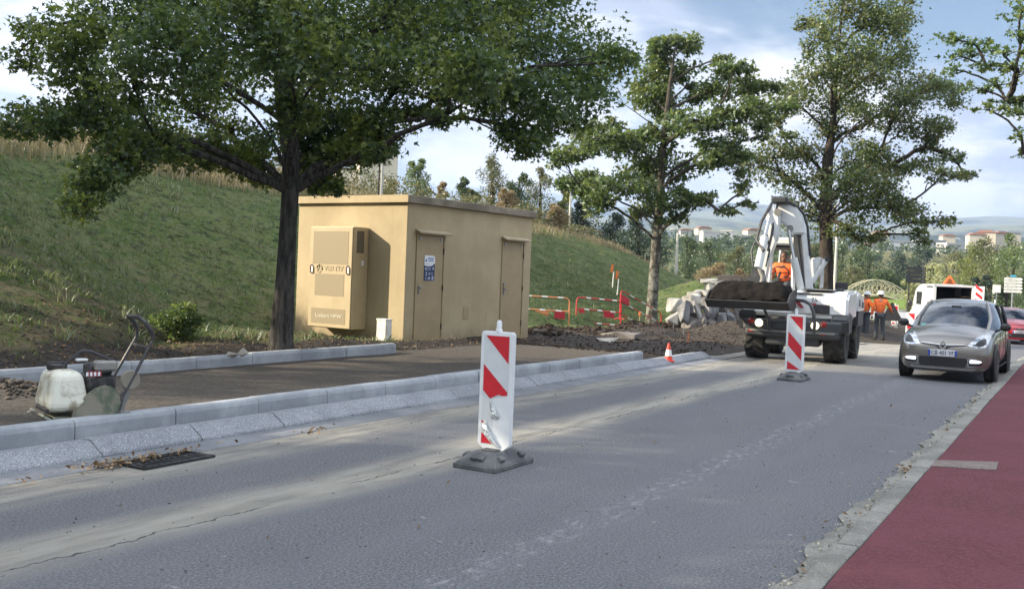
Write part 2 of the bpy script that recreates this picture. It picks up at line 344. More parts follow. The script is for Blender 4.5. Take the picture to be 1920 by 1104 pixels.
def asphalt():
    m, t, b = newmat('worn_asphalt'); uvn = t.n('ShaderNodeUVMap', uv_map='metres'); uvv = uvn.outputs[0]
    s = t.n('ShaderNodeSeparateXYZ'); t.put(s.inputs[0], uvv); u, v = s.outputs[0], s.outputs[1]
    st = t.scale(uvv, .25, 1.6, 1)       # stretched along the traffic
    wob = t.m('MULTIPLY', t.m('SUBTRACT', t.noise(uvv, .35, 3), .5), .5)
    vw = t.m('ADD', v, wob)
    grit = t.noise(uvv, 60, 5, .85); grit2 = t.noise(uvv, 22, 5, .75)
    c = t.mix(t.ss(grit, .40, .62), (.070, .072, .078), (.212, .216, .227))
    c = t.mix(t.m('MULTIPLY', t.ss(t.noise(uvv, 38, 2, .5), .70, .76), .7), c, (.42, .42, .42))
    c = t.mix(t.m('MULTIPLY', t.ss(grit2, .40, .62), .3), c, (.095, .098, .108))
    c = t.mix(t.m('MULTIPLY', t.ss(t.noise(st, .8, 5), .4, .68), .4), c, (.155, .159, .168))
    c = t.mix(t.m('MULTIPLY', t.ss(t.noise(uvv, .9, 4, .6), .5, .75), .3), c, (.10, .103, .112))
    # patches of darker repaired surface across the lane
    # worn dashes and wheel polish of the old lane line
    ln = t.m('MULTIPLY', t.band(vw, 2.65, .04, .16), t.ss(t.noise(t.scale(uvv, 1, 2.2, 1), 6.5, 6, .8), .48, .66))
    c = t.mix(t.m('MULTIPLY', ln, .7), c, (.30, .305, .315))
    sc2 = t.m('MULTIPLY', t.ss(t.noise(t.scale(uvv, 1.5, 1, 1), 5, 2, .5), .72, .76), t.ss(v, 5, 3.8))
    c = t.mix(t.m('MULTIPLY', sc2, .6), c, (.30, .30, .30))
    # dried mud: band along the new kerb, band on the lane joint, apron by the works
    nz = t.noise(st, 3.5, 6, .72); nzl = t.noise(uvv, .7, 3)
    d1 = t.m('MULTIPLY', t.band(vw, 4.62, .05, .40), t.ss(nz, .22, .55, .45, 1))
    d2 = t.m('MULTIPLY', t.band(vw, 6.02, .12, .45), t.ss(nz, .30, .6, .3, 1))
    d3 = t.m('MULTIPLY', t.ss(t.m('ADD', u, t.m('MULTIPLY', v, .9)), 20.5, 27.5), t.m('MULTIPLY', t.ss(v, 2.6, 4.4), t.ss(nzl, .25, .6, .35, 1)))
    dd = t.m('MAXIMUM', t.m('MAXIMUM', t.m('MULTIPLY', d1, t.ss(u, -2, 9, .75, 1.)), t.m('MULTIPLY', d2, .8)), t.m('MULTIPLY', d3, .8))
    dust = t.mix(t.ss(nz, .35, .65), (.27, .25, .20), (.37, .35, .295))
    c = t.mix(t.m('MULTIPLY', dd, .93), c, t.mix(.12, dust, c))
    # crack along the joint
    ck = t.m('MULTIPLY', t.band(t.m('ADD', v, t.m('MULTIPLY', t.m('SUBTRACT', t.noise(uvv, 2.6, 4, .7), .5), .22)), 4.50, .004, .007), t.ss(t.noise(uvv, 1.3, 2), .42, .5))
    ck2 = t.m('MULTIPLY', t.band(t.m('ADD', t.m('MULTIPLY', u, .6), t.m('ADD', v, t.m('MULTIPLY', t.noise(uvv, 1.7, 5, .7), .8))), 6.9, .003, .006), t.ss(v, 4.1, 3.8))
    c = t.mix(t.m('MAXIMUM', ck, t.m('MULTIPLY', ck2, .15)), c, (.05, .05, .05))
    t.put(b.inputs['Base Color'], c); b.inputs['Roughness'].default_value = .86; b.inputs['Specular IOR Level'].default_value = .3
    bp = t.n('ShaderNodeBump'); bp.inputs['Strength'].default_value = .55; bp.inputs['Distance'].default_value = .012
    t.put(bp.inputs['Height'], grit); t.put(b.inputs['Normal'], bp.outputs[0]); return m
ASPH = asphalt()
us_ = np.concatenate([np.arange(-14, 30, .5), np.arange(30, 130, 2.)])
strip('road', us_, np.concatenate([[-3.], np.arange(1.1, 6.3, .35), [6.22]])[1:], lambda u, v: rdrop(u)+0*v, ASPH)
# wider carriageway beyond the works, ragged edge to the earth
strip('road_apron', np.arange(19.45, 132, .7), np.array([6.23, 6.7, 7.2, 7.7, 8.2]), lambda u, v: rdrop(u)+.012-(v-6.23)*.022, ASPH,
      wav=lambda u, v: (v-6.23)*(-.85+.9*vnoise(u, u*0, .5, 3)-.5*sm(u, 22, 26)+1.5*sm(u, 34, 44)))
E2 = 0
def concrete(name, a, b2, speck=.0, joints=0., rough=.85):
    m, t, b = newmat(name); o = t.n('ShaderNodeTexCoord').outputs['Object']
    c = t.mix(t.ss(t.noise(o, 1.6, 5, .65), .35, .68), a, b2)
    c = t.mix(t.m('MULTIPLY', t.ss(t.noise(o, 12, 5, .7), .45, .75), .25), c, tuple(x*.6 for x in a))
    if speck:
        c = t.mix(t.m('MULTIPLY', t.ss(t.noise(o, 95, 2, .5), .48, .56), speck), c, tuple(x*.35 for x in a))
        c = t.mix(t.m('MULTIPLY', t.ss(t.noise(o, 80, 2, .5), .40, .34), speck), c, (.6, .62, .65))
    t.put(b.inputs['Base Color'], c); b.inputs['Roughness'].default_value = rough
    bp = t.n('ShaderNodeBump'); bp.inputs['Strength'].default_value = .3; bp.inputs['Distance'].default_value = .01
    t.put(bp.inputs['Height'], t.noise(o, 90, 4, .6)); t.put(b.inputs['Normal'], bp.outputs[0]); return m
KC = concrete('kerb_concrete', (.26, .28, .30), (.40, .42, .44))
KG = concrete('granite_look_kerb', (.235, .25, .27), (.33, .345, .365), speck=.55)
GC = concrete('gutter_concrete', (.15, .16, .175), (.215, .225, .24))
OLD = concrete('old_gutter', (.15, .145, .125), (.27, .26, .225), speck=.3)
def kerb(name, prof, us, lens, mat, gap=.008, zf=lambda u: 0., jit=.006, vf=lambda u: 0.):
    """row of kerb stones: profile [(v,z)] swept along the road, one stone per length with a joint between"""
    mb = MB(); u = us[0]
    while u < us[1]:
        u2 = min(u+lens, us[1]); dz = random.uniform(-jit, jit); dv = random.uniform(-jit, jit)
        n = len(prof); ua, ub = u+gap/2, u2-gap/2
        ch = .008
        rings = [(ua, .0), (ub, 0.)]
        vs = []
        for uu, k in rings:
            for v, z in prof: vs.append(W(uu, v+dv+vf(uu), z+dz+zf(uu)))
        fs = [(i, (i+1) % n, n+(i+1) % n, n+i) for i in range(n)]+[tuple(range(n)), tuple(range(2*n-1, n-1, -1))]
        mb.add(vs, fs); u = u2
    o = mb.build(name, mat, bevel=.007); return tag(o, kind='structure')
kerb('gutter', [(6.21, -.1), (6.21, .006), (6.25, .012), (6.46, .028), (6.46, -.1)], (-2, 19.6), 30, GC, 0, vf=lambda u: 0.)
kerb('kerb', [(6.462, -.1), (6.462, .03), (6.47, .05), (6.60, .13), (6.615, .14), (6.72, .14), (6.72, -.1)], (-2, 19.4), 1.0, KG)
kerb('kerb', [(6.722, -.1), (6.722, .085), (6.798, .085), (6.798, -.1)], (-2, 16.6), 30, GC)
kerb('kerb', [(6.80, -.1), (6.80, .22), (6.812, .255), (6.835, .27), (6.93, .27), (6.95, .255), (6.95, -.1)], (-2, 16.6), 1.0, KC)
kerb('kerb', [(9.86, -.1), (9.86, .28), (9.875, .315), (9.90, .325), (9.98, .325), (10.0, .31), (10.0, -.1)], (-2, 13.3), 1.0, KC)
kerb('old_kerb', [(1.06, -.1), (1.06, .05), (1.075, .055), (1.19, .05), (1.20, -.1)], (-12, 60), 1.0, OLD, zf=rdrop, jit=.004)
# crumbling joint between asphalt and old kerb
strip('gutter_edge', np.arange(-12, 60, .06), np.array([1.198, 1.25, 1.30]), lambda u, v: rdrop(u)+.012+.016*vnoise(u, v, 5, 3)*(v < 1.28), OLD, wav=lambda u, v: np.where(v > 1.22, .12*(vnoise(u, 0*u, 3.1, 2)-.4)+.07*(vnoise(u, 0*u, 11, 4)-.5), 0))
def redmat():
    m, t, b = newmat('red_path_surface'); pos = t.n('ShaderNodeNewGeometry').outputs['Position']
    c = t.mix(t.ss(t.noise(pos, 55, 5, .85), .38, .64), (.088, .032, .038), (.158, .062, .070))
    c = t.mix(t.m('MULTIPLY', t.ss(t.noise(pos, 1.2, 5, .6), .4, .7), .6), c, (.16, .055, .068))
    c = t.mix(t.m('MULTIPLY', t.ss(t.noise(pos, 5, 4, .7), .6, .8), .4), c, (.11, .06, .065))
    t.put(b.inputs['Base Color'], c); b.inputs['Roughness'].default_value = .95; b.inputs['Specular IOR Level'].default_value = .15
    bp = t.n('ShaderNodeBump'); bp.inputs['Strength'].default_value = .5; bp.inputs['Distance'].default_value = .01
    t.put(bp.inputs['Height'], t.noise(pos, 70, 4, .7)); t.put(b.inputs['Normal'], bp.outputs[0]); return m
strip('path', np.concatenate([np.arange(-12, 30, .5), np.arange(30, 66, 2.)]), np.array([-3.2, -2, -1, 0, .5, 1.055]), lambda u, v: rdrop(u)+.045+0*v, redmat(), wav=lambda u, v: np.where(v > .9, .02*(vnoise(u, 0*u, 4, 2)-.5), 0))
# concrete patch in the red path
pc = MB(); c4 = [at(1752, 862, .049), at(1872, 866, .049), at(1868, 881, .049), at(1740, 873, .049)]
pc.add([p+Vector((0, 0, .004)) for p in c4]+[p-Vector((0, 0, .03)) for p in c4], [(0, 1, 2, 3), (0, 4, 5, 1), (1, 5, 6, 2), (2, 6, 7, 3), (3, 7, 4, 0)])
tag(pc.build('utility_cover', concrete('buff_cover', (.13, .095, .085), (.22, .175, .145), speck=.3)), 'buff concrete cover patch let into the red path', 'manhole cover')
# crossing road and splitter kerbs of the roundabout, far right
CR = M('pale_road', (.30, .30, .30), .9, scale=.6)
def sheet(name, P, mat, th=.05, kind='structure'):
    mb = MB(); n = len(P); P = [Vector(p) for p in P]
    mb.add(P+[p-Vector((0, 0, th)) for p in P], [tuple(range(n))]+[(i, n+i, n+(i+1) % n, (i+1) % n) for i in range(n)])
    return tag(mb.build(name, mat), kind=kind)
sheet('roundabout_road', [(20, 66, -.46), (60, 66, -.46), (90, 92, -.46), (26, 92, -.46)], CR)
sheet('roundabout_kerb', [(24, 92.3, -.3), (90, 92.3, -.3), (90, 93, -.3), (24, 93, -.3)], M('kerb_white', (.55, .54, .5), .8), th=.3)
# ================================================================ SHED
def wallmat(name, c1, c2, dirt):
    m, t, b = newmat(name); o = t.n('ShaderNodeTexCoord').outputs['Object']; s = t.n('ShaderNodeSeparateXYZ'); t.put(s.inputs[0], o)
    c = t.mix(t.ss(t.noise(o, 1.1, 4, .6), .35, .68), c1, c2)
    streak = t.m('MULTIPLY', t.ss(t.noise(t.scale(o, 7, 7, .5), 1.2, 5, .65), .50, .75), .25)
    c = t.mix(streak, c, tuple(x*.72 for x in c1))
    low = t.m('MULTIPLY', t.ss(t.m('ADD', s.outputs[2], t.m('MULTIPLY', t.noise(o, 2.5, 4), .5)), .78, .3), t.ss(t.noise(o, 5, 4), .25, .6))
    c = t.mix(t.m('MULTIPLY', low, .6), c, dirt)
    t.put(b.inputs['Base Color'], c); b.inputs['Roughness'].default_value = .9
    bp = t.n('ShaderNodeBump'); bp.inputs['Strength'].default_value = .5; bp.inputs['Distance'].default_value = .01
    t.put(bp.inputs['Height'], t.noise(o, 110, 4, .65)); t.put(b.inputs['Normal'], bp.outputs[0]); return m
RENDER_Y = wallmat('ochre_render', (.39, .315, .195), (.46, .375, .235), (.20, .155, .10))
DOORM = M('ochre_door_paint', (.36, .275, .155), .5, var=.06, scale=3, c2=(.30, .23, .13), mixs=(2, .5, .7, .6))
SLAB = concrete('weathered_slab', (.16, .135, .10), (.34, .29, .22))
STEEL = M('grey_steel', (.32, .33, .34), .4, .8)
DKMET = M('dark_metal', (.04, .04, .042), .5, .3)
WHITE_P = M('white_plastic', (.70, .68, .62), .5, c2=(.45, .4, .32), mixs=(3, .55, .75, .6))
s0 = thing('transformer_building', 'small ochre utility building with two steel doors and a flat concrete roof by the bank', 'building', (-2.106, 19.368, .0), R(55))
L, D, HW = 4.38, 3.07, 2.88
mb = MB()
mb.box((L/2, D/2, HW/2-.1), (L, D, HW+.2)); mb.build('wall', RENDER_Y, s0, bevel=.012)
mb = MB(); mb.box((L/2, D/2, HW+.075), (L+.16, D+.16, .15)); rf = mb.build('roof', SLAB, s0, bevel=.01)
mb = MB(); mb.box((-.083, D/2, HW+.075), (.012, D+.15, .146)); mb.build('fascia', RENDER_Y, rf)
def door(x0, x1, z0, z1, poster):
    w = x1-x0; fr = MB()
    for a, b_, c, d in ((x0-.035, z0-.03, .035, z1-z0+.06), (x1, z0-.03, .035, z1-z0+.06), (x0, z1, w, .03), (x0, z0-.035, w, .035)):
        fr.box((a+c/2, -.012, b_+d/2), (c, .03, d))
    mb = MB(); mb.box(((x0+x1)/2, -.004, (z0+z1)/2), (w-.012, .016, z1-z0-.012)); d_ = mb.build('door', DOORM, s0, bevel=.003)
    fr.build('frame', DOORM, d_, bevel=.004)
    # drip canopy, sloping out
    mb = MB(); mb.prism([(x0-.08, 0), (x1+.10, 0), (x1+.10, .03), (x0-.08, .03)], .16, Matrix.Translation((0, -.085, z1+.05)) @ Matrix.Rotation(R(24), 4, 'X'))
    mb.build('canopy', M('canopy_paint', (.42, .35, .23), .6), d_)
    mb = MB(); mb.box((x0+.075, -.022, 1.18), (.035, .02, .17)); mb.tube([(x0+.075, -.03, 1.22), (x0+.075, -.06, 1.22), (x0+.18, -.065, 1.215)], .01, 6)
    if not poster: mb.box((x0+.07, -.03, 1.33), (.06, .03, .06))
    mb.build('handle', STEEL, d_)
    for hz in (z0+.3, (z0+z1)/2+.02, z1-.3):
        mb = MB(); mb.tube([(x1-.005, -.028, hz-.06), (x1-.005, -.028, hz+.06)], .012, 6); mb.build('hinge', DKMET, d_)
    for hx in (x0+.07, x1-.09): mb = MB(); mb.lathe([(.028, 0), (.028, .012)], Matrix.Translation((hx, -.018, z1-.07)) @ Matrix.Rotation(R(90), 4, 'X'), 12); mb.build('ventilation_cap', STEEL, d_)
    return d_
dA = door(.32, 1.14, .13, 2.27, True); dB = door(3.24, 4.04, .15, 2.29, False)
# notice on the left door: white head, dark blue body with pictograms
PW = M('notice_white', (.75, .77, .78), .5, var=.02); PB = M('notice_blue', (.02, .035, .11), .5, var=.02); PG = M('notice_grey', (.35, .4, .5), .5)
mb = MB(); mb.prism([(.54, 1.36), (.87, 1.36), (.87, 1.83), (.83, 1.87), (.54, 1.87)], .004, Matrix.Translation((0, -.0155, 0))); nt = mb.build('notice', PB, dA)
mb = MB(); mb.prism([(.54, 1.67), (.60, 1.655), (.70, 1.65), (.78, 1.665), (.87, 1.715), (.87, 1.83), (.83, 1.87), (.54, 1.87)], .003, Matrix.Translation((0, -.020, 0)))
mb.build('notice_head', PW, nt)
mb = MB()
mb.lathe([(.024, 0), (.03, .001)], Matrix.Translation((.59, -.023, 1.765)) @ Matrix.Rotation(R(90), 4, 'X'), 12)
for q in ((.735, 1.81, .19, .026), (.74, 1.765, .16, .022)): mb.box((q[0], -.0225, q[1]), (q[2], .002, q[3]))
for q in ((.64, 1.695, .12, .006),): mb.box((q[0], -.0225, q[1]), (q[2], .002, q[3]))
mb.build('notice_print', M('notice_print_blue', (.12, .2, .38), .5), nt)
mb = MB()
for q in ((.59, 1.60, .05, .05), (.69, 1.615, .11, .016), (.69, 1.585, .13, .012), (.82, 1.61, .045, .055), (.61, 1.50, .03, .09), (.70, 1.50, .028, .06), (.785, 1.515, .09, .012), (.785, 1.49, .07, .010), (.59, 1.41, .012, .05), (.615, 1.40, .03, .02), (.70, 1.41, .07, .05), (.81, 1.415, .06, .085)):
    mb.box((q[0], -.0195, q[1]), (q[2], .003, q[3]))
mb.build('notice_pictograms', PG, nt)
mb = MB(); mb.box((1.98, -.004, .70), (.19, .012, .26), ch=.003); mb.build('access_panel', DOORM, s0)

# cooling unit hung on the sunny wall
def meshgrille():
    m, t, b = newmat('perforated_sheet'); o = t.n('ShaderNodeTexCoord').outputs['Object']; s = t.n('ShaderNodeSeparateXYZ'); t.put(s.inputs[0], o)
    w1 = t.m('SINE', t.m('MULTIPLY', s.outputs[2], 2*math.pi/.022)); w2 = t.m('SINE', t.m('MULTIPLY', s.outputs[1], 2*math.pi/.03))
    h = t.ss(t.m('MULTIPLY', w1, w2), -.2, .45)
    t.put(b.inputs['Base Color'], t.mix(h, (.36, .29, .175), (.13, .10, .06))); b.inputs['Roughness'].default_value = .6; return m
CABM = M('cabinet_paint', (.44, .35, .21), .5, var=.06, scale=2, c2=(.38, .29, .17), mixs=(2.5, .45, .7, .5)); GRM = meshgrille()
cb_ = thing('cooling_cabinet', 'tall beige cooling unit with perforated panels and red handles hung on the sunlit end wall', 'cabinet', s0.location+Matrix.Rotation(R(55), 3, 'Z') @ Vector((0, 0, 0)), R(55))
P_ = .45; y0, y1 = 1.0, 2.2; z0, z1 = .33, 2.375
mb = MB(); mb.box((-.005-P_/2, (y0+y1)/2, (z0+z1)/2), (P_-.02, y1-y0, z1-z0)); mb.build('body', CABM, cb_, bevel=.006)
mb = MB(); mb.box((-P_-.007, (y0+y1)/2, (z0+z1)/2), (.022, y1-y0-.02, z1-z0-.03)); dr = mb.build('door', CABM, cb_, bevel=.004)
for (a, b_, c, d) in ((1.11, 2.10, 1.62, 2.28), (1.20, 2.02, .98, 1.42), (1.14, 2.10, .42, .72)):
    mb = MB(); mb.box((-P_-.019, (a+b_)/2, (c+d)/2), (.006, b_-a, d-c)); mb.build('grille', GRM, dr)
mb = MB(); mb.box((-P_+.20, y0-.003, 2.08), (.2, .006, .44)); mb.build('side_grille', M('side_grille_dark', (.12, .10, .07), .7, scale=90, var=.5), cb_)
mb = MB(); mb.box((-P_+.28, y0-.006, 1.66), (.07, .01, .09)); lb = mb.build('label_plate', PW, cb_)
mb = MB(); mb.box((-P_+.29, y0-.012, 1.65), (.012, .003, .03)); mb.build('lock_mark', DKMET, lb)
RH = M('handle_maroon', (.13, .03, .035), .4)
for hy in (y0+.10, y1-.08):
    mb = MB(); mb.tube([(-P_-.015, hy, 1.42), (-P_-.06, hy, 1.45), (-P_-.06, hy, 1.57), (-P_-.015, hy, 1.60)], .014, 6); hh = mb.build('handle', RH, dr)
    mb = MB(); mb.box((-P_-.021, hy, 1.51), (.004, .045, .19)); mb.build('handle_plate', PW, hh)
GTX = M('faded_lettering', (.40, .335, .22), .6); WTX = M('pale_lettering', (.62, .58, .47), .6)
text('lettering', 'VERTIV', .15, GTX, dr, (-P_-.023, 1.50, 1.525), (R(90), 0, R(-90)), sx=1.15)
mb = MB()
for k in range(3):
    a0 = k*2*math.pi/3
    pts = [(-P_-.021, 1.90+.075*math.cos(a0+t), 1.525+.075*math.sin(a0+t)) for t in np.linspace(0, 1.5, 7)]
    mb.tube(pts, .014, 4); mb.tube([pts[-1], (-P_-.021, 1.90, 1.525)], .012, 4)
mb.build('emblem', GTX, dr)
text('lettering', 'Liebert HPW', .12, WTX, dr, (-P_-.0245, 1.60, .57), (R(90), 0, R(-90)), sx=1.15)

# little white meter post by the wall
p = at(719, 646, .12); b0 = thing('meter_box', 'narrow white plastic utility box standing against the foot of the ochre wall', 'utility box', (p.x, p.y, .06), R(55))
mb = MB(); mb.box((0, 0, .27), (.17, .24, .52), ch=.008); mb.build('case', WHITE_P, b0)
mb = MB(); mb.box((0, 0, .54), (.19, .26, .03), ch=.006); mb.build('lid', WHITE_P, b0)
mb = MB(); mb.box((.01, -.122, .25), (.13, .008, .40)); bx_ = mb.build('front_cover', WHITE_P, b0)
mb = MB(); mb.box((.045, -.128, .22), (.02, .008, .05)); mb.build('lock', DKMET, bx_)
# mast rising behind the roof
pm = atY(712, 371, 20.9); ms_ = thing('antenna_mast', 'slim pale steel mast rising above the roof of the ochre building', 'mast', (pm.x, pm.y, 2.9))
mb = MB(); mb.tube([(0, 0, -2.7), (.045, 0, 1.75)], .028, 8); mb.build('pole', M('galvanised', (.55, .55, .52), .35, .6), ms_)
mb = MB(); mb.tube([(-.07, .05, -2.7), (-.03, .05, 1.2)], .016, 6); mb.build('cable_pipe', DKMET, ms_)
mb = MB(); mb.tube([(.045, 0, 1.75), (.05, 0, 2.0)], .012, 6); mb.build('mast_tip', STEEL, ms_); mb = MB(); mb.box((.01, .0, .9), (.12, .05, .03)); mb.build('bracket', STEEL, ms_)

# ================================================================ TREES
LEAF_V = np.array([(0, 0, 0), (-.42, .38, .10), (-.13, .46, 0), (0, 1, -.06), (.13, .46, 0), (.42, .38, .10)])
LEAF_F = np.array([(0, 1, 2), (0, 2, 3), (0, 3, 4), (0, 4, 5)])
LEAFQ_V = np.array([(0, 0, 0), (-.32, .45, .06), (0, 1, 0), (.32, .45, .06)]); LEAFQ_F = np.array([(0, 1, 2), (0, 2, 3)])
def leaves(name, P, size, mat, parent=None, simple=False, droop=.25, flat=0.):
    n = len(P); LV, LF = (LEAFQ_V, LEAFQ_F) if simple else (LEAF_V, LEAF_F)
    d = rng.normal(size=(n, 3)); d[:, 2] = d[:, 2]*.6-droop; d /= np.linalg.norm(d, axis=1)[:, None]
    a = rng.normal(size=(n, 3)); a[:, 2] += flat*rng.choice([1, 1.3], n)
    nr = a-d*np.sum(a*d, axis=1)[:, None]; nr /= np.linalg.norm(nr, axis=1)[:, None]
    sd = np.cross(d, nr); s = size*rng.uniform(.65, 1.25, n)[:, None, None]
    V = P[:, None, :]+s*(LV[None, :, 0:1]*sd[:, None, :]+LV[None, :, 1:2]*d[:, None, :]+LV[None, :, 2:3]*nr[:, None, :])
    k = len(LV); F = (LF[None]+(np.arange(n)*k)[:, None, None]).reshape(-1, 3)
    return fast_mesh(name, V.reshape(-1, 3), F, mat, parent, rnd=np.repeat(rng.uniform(0, 1, n), k))
def limb(a, b, bend=.12, n=5, up=.15):
    a, b = Vector(a), Vector(b); L_ = (b-a).length; pts = []
    o = Vector([random.uniform(-1, 1)*bend*L_ for _ in range(3)])
    for i in range(n+1):
        t = i/n; w = math.sin(math.pi*t)
        pts.append(a.lerp(b, t)+o*w+Vector((0, 0, up*L_*w))+Vector([random.uniform(-1, 1)*.018*L_ for _ in range(3)])*(0 < i < n))
    return pts
def barkmat(name, a, b2, lichen=0.):
    m, t, b = newmat(name); pos = t.n('ShaderNodeTexCoord').outputs['Object']
    n_ = t.noise(t.scale(pos, 9, 9, 1.6), 2.2, 5, .7)
    c = t.mix(t.ss(n_, .35, .65), a, b2)
    if lichen:
        sz_ = t.n('ShaderNodeSeparateXYZ'); t.put(sz_.inputs[0], pos)
        c = t.mix(t.m('MULTIPLY', t.m('MULTIPLY', t.ss(t.noise(pos, 3.5, 5, .7), .42, .6), lichen), t.ss(sz_.outputs[2], 4.6, 3.4)), c, (.27, .27, .23))
    t.put(b.inputs['Base Color'], c); b.inputs['Roughness'].default_value = .95; b.inputs['Specular IOR Level'].default_value = .1
    bp = t.n('ShaderNodeBump'); bp.inputs['Strength'].default_value = 1; bp.inputs['Distance'].default_value = .05
    t.put(bp.inputs['Height'], n_); t.put(b.inputs['Normal'], bp.outputs[0]); return m
BARK = barkmat('dark_bark', (.032, .030, .028), (.105, .098, .088)); BARK2 = barkmat('pale_patched_bark', (.045, .040, .033), (.11, .097, .078), .8); BARK3 = barkmat('brown_bark', (.035, .03, .025), (.09, .075, .06))
def crown_tree(name, label, cat, base, trunk, tr, blobs, leafn, leafs, bark, lmat, twigs=12, group=None, attach=.55, spread=.42, droop=.25, bare=(), fill=.35, amin=.28):
    """trunk = world points, blobs = (centre, (rx,ry,rz), weight); everything stored relative to the base"""
    root = thing(name, label, cat, base, 0, group); B = Vector(base)
    T = [Vector(p)-B for p in trunk]
    mb = MB(); mb.tube(T, tr, 14, cap=False)
    br = MB(); LP = []
    wt_ = sum(b[2]*(b[1][0]*b[1][2])**.82 for b in blobs)
    # branching: every clump grows from the nearest limb nearer to the trunk; limb radius adds up from its clumps
    Cs = [Vector(q[0])-B for q in blobs]
    def axis(z):
        j = 0
        while j < len(T)-2 and T[j+1].z < z: j += 1
        f = max(0, min(1, (z-T[j].z)/max(1e-6, T[j+1].z-T[j].z))); return T[j].lerp(T[j+1], f), tr[j]*(1-f)+tr[j+1]*f
    def root_of(C):
        hd = (C-axis(C.z)[0]).to_2d().length; zt = C.z-attach*hd-.3
        return axis(max(T[0].z+(T[-1].z-T[0].z)*amin, min(zt, T[-1].z-.1)))
    RO = [root_of(C) for C in Cs]; DR = [(C-RO[i][0]).length for i, C in enumerate(Cs)]; order = sorted(range(len(Cs)), key=lambda i: DR[i]); PA = {}
    for n_, i in enumerate(order):
        best, bp_ = DR[i], None
        for j in order[:n_]:
            d_ = (Cs[i]-Cs[j]).length; dirj = (Cs[j]-RO[j][0]).normalized(); di = (Cs[i]-Cs[j]).normalized() if d_ > 1e-3 else dirj
            cost = d_*(1.0+.9*(1-dirj.dot(di)))+DR[j]*.22
            if DR[j] > .25*DR[i] and cost < best*.9: best, bp_ = cost, j
        PA[i] = bp_
    rad2 = {i: .0 for i in order}; base_r = tr[0]*.085
    for i in order[::-1]:
        rad2[i] += base_r**2.2
        if PA[i] is not None: rad2[PA[i]] += rad2[i]
    for i in range(len(blobs)):
        C = Cs[i]; rad, w = blobs[i][1], blobs[i][2]; re_ = max(base_r*.7, (rad2[i]-base_r**2.2*.9)**(1/2.2)); rs_ = rad2[i]**(1/2.2)
        S = RO[i][0] if PA[i] is None else Cs[PA[i]]
        if PA[i] is None: rs_ = min(rs_*1.25, RO[i][1]*.7)
        rr = rs_; pts = limb(S, C, .06, 7, .07 if PA[i] is None else .03)
        if PA[i] is not None: pts[0] = Cs[PA[i]]
        br.tube(pts, [rs_+(re_-rs_)*k/7 for k in range(8)], 7, cap=False); rr = min(rr, base_r*1.6)
        nt_ = max(4, int(twigs*(rad[0]*rad[2])**.5))
        nl = int(leafn*w*(rad[0]*rad[2])**.82/wt_)+6
        ends = []
        for k in range(nt_):
            while True:
                q = Vector([random.uniform(-1, 1) for _ in range(3)])
                if .2 < q.length < 1.05: break
            E_ = C+Vector((q.x*rad[0], q.y*rad[1], q.z*rad[2])); s_ = pts[random.choice((4, 5, 6, 7))]
            tp = limb(s_, E_, .1, 3, .04); br.tube(tp, [rr*.35+.004, rr*.22+.004, .006, .004], 4, cap=False)
            ends.append((tp[2]+tp[3])*.5); ends.append(tp[3])
        ends = np.array([tuple(e) for e in ends]); cl = min(rad[0], rad[2])*spread
        cc = ends[rng.integers(0, len(ends), nl)]
        pp = cc+rng.normal(size=(nl, 3))*np.array([cl, cl, cl*.62])*.7
        un = rng.normal(size=(nl, 3)); un /= np.linalg.norm(un, axis=1)[:, None]; un *= (rng.uniform(.1, 1.1, nl)**.6)[:, None]
        un = un*np.array(rad)+np.array(tuple(C)); pick = rng.uniform(0, 1, nl) < fill
        LP.append(np.where(pick[:, None], un, pp))
    for a, b_ in bare:
        a = Vector(a)-B; b_ = Vector(b_)-B; pts = limb(a, b_, .06, 5, .06); br.tube(pts, [.028, .022, .018, .013, .009, .005], 5, cap=False)
        for k in range(5):
            s_ = pts[random.choice((2, 3, 4))]; e_ = s_+(b_-a)*random.uniform(.2, .4)+Vector([random.uniform(-.35, .35) for _ in range(3)]); br.tube(limb(s_, e_, .1, 3), [.009, .007, .005, .003], 4, cap=False)
    tk = mb.build('trunk', bark, root); br.build('branches', bark, tk)
    leaves('crown', np.concatenate(LP), leafs, lmat, root, droop=droop)
    return root
def pxblobs(L_, Y, squeeze=.8, dmax=2.2, sd=3, sat=0):
    rd = random.Random(sd); out = []
    for q in L_:
        px, py, rx, ry = q[:4]; dy = q[4] if len(q) > 4 else rd.uniform(-dmax, dmax); w = q[5] if len(q) > 5 else 1.
        c = atY(px, py, Y+dy); s = (Y+dy)/FPX
        out.append((c, (rx*s, max(.35, (rx+ry)*.5*s*squeeze), ry*s), w))
    for c, r_, w in list(out)*sat:
        a = rd.uniform(0, 6.28); out.append((c+Vector((math.cos(a)*r_[0]*rd.uniform(.7, 1.25), rd.uniform(-1, 1)*r_[1], math.sin(a)*r_[2]*rd.uniform(.9, 1.6))), (r_[0]*.5, r_[1]*.5, r_[2]*.62), w*.7))
    return out
LM1 = leafmat('oak_leaf_dark', (.038, .072, .028), (.095, .155, .048), .40, (.22, .26, .05), .8)
LM2 = leafmat('oak_leaf_mid', (.060, .095, .033), (.12, .172, .056), .38, (.17, .17, .05), .5)
LM3 = leafmat('oak_leaf_turning', (.064, .094, .033), (.13, .170, .056), .38, (.19, .14, .06), .45)
Y1 = 17.4
def hit(px, py):
    r = ray(px, py); o = Vector((0, 0, EYE))
    for k in range(4000):
        q = o+r*(3+.02*k)
        if q.z < float(gz(q.x, q.y)): return q
    return q
t_ = hit(528, 661); Y1 = t_.y; b1 = (t_.x, Y1, t_.z-.05)
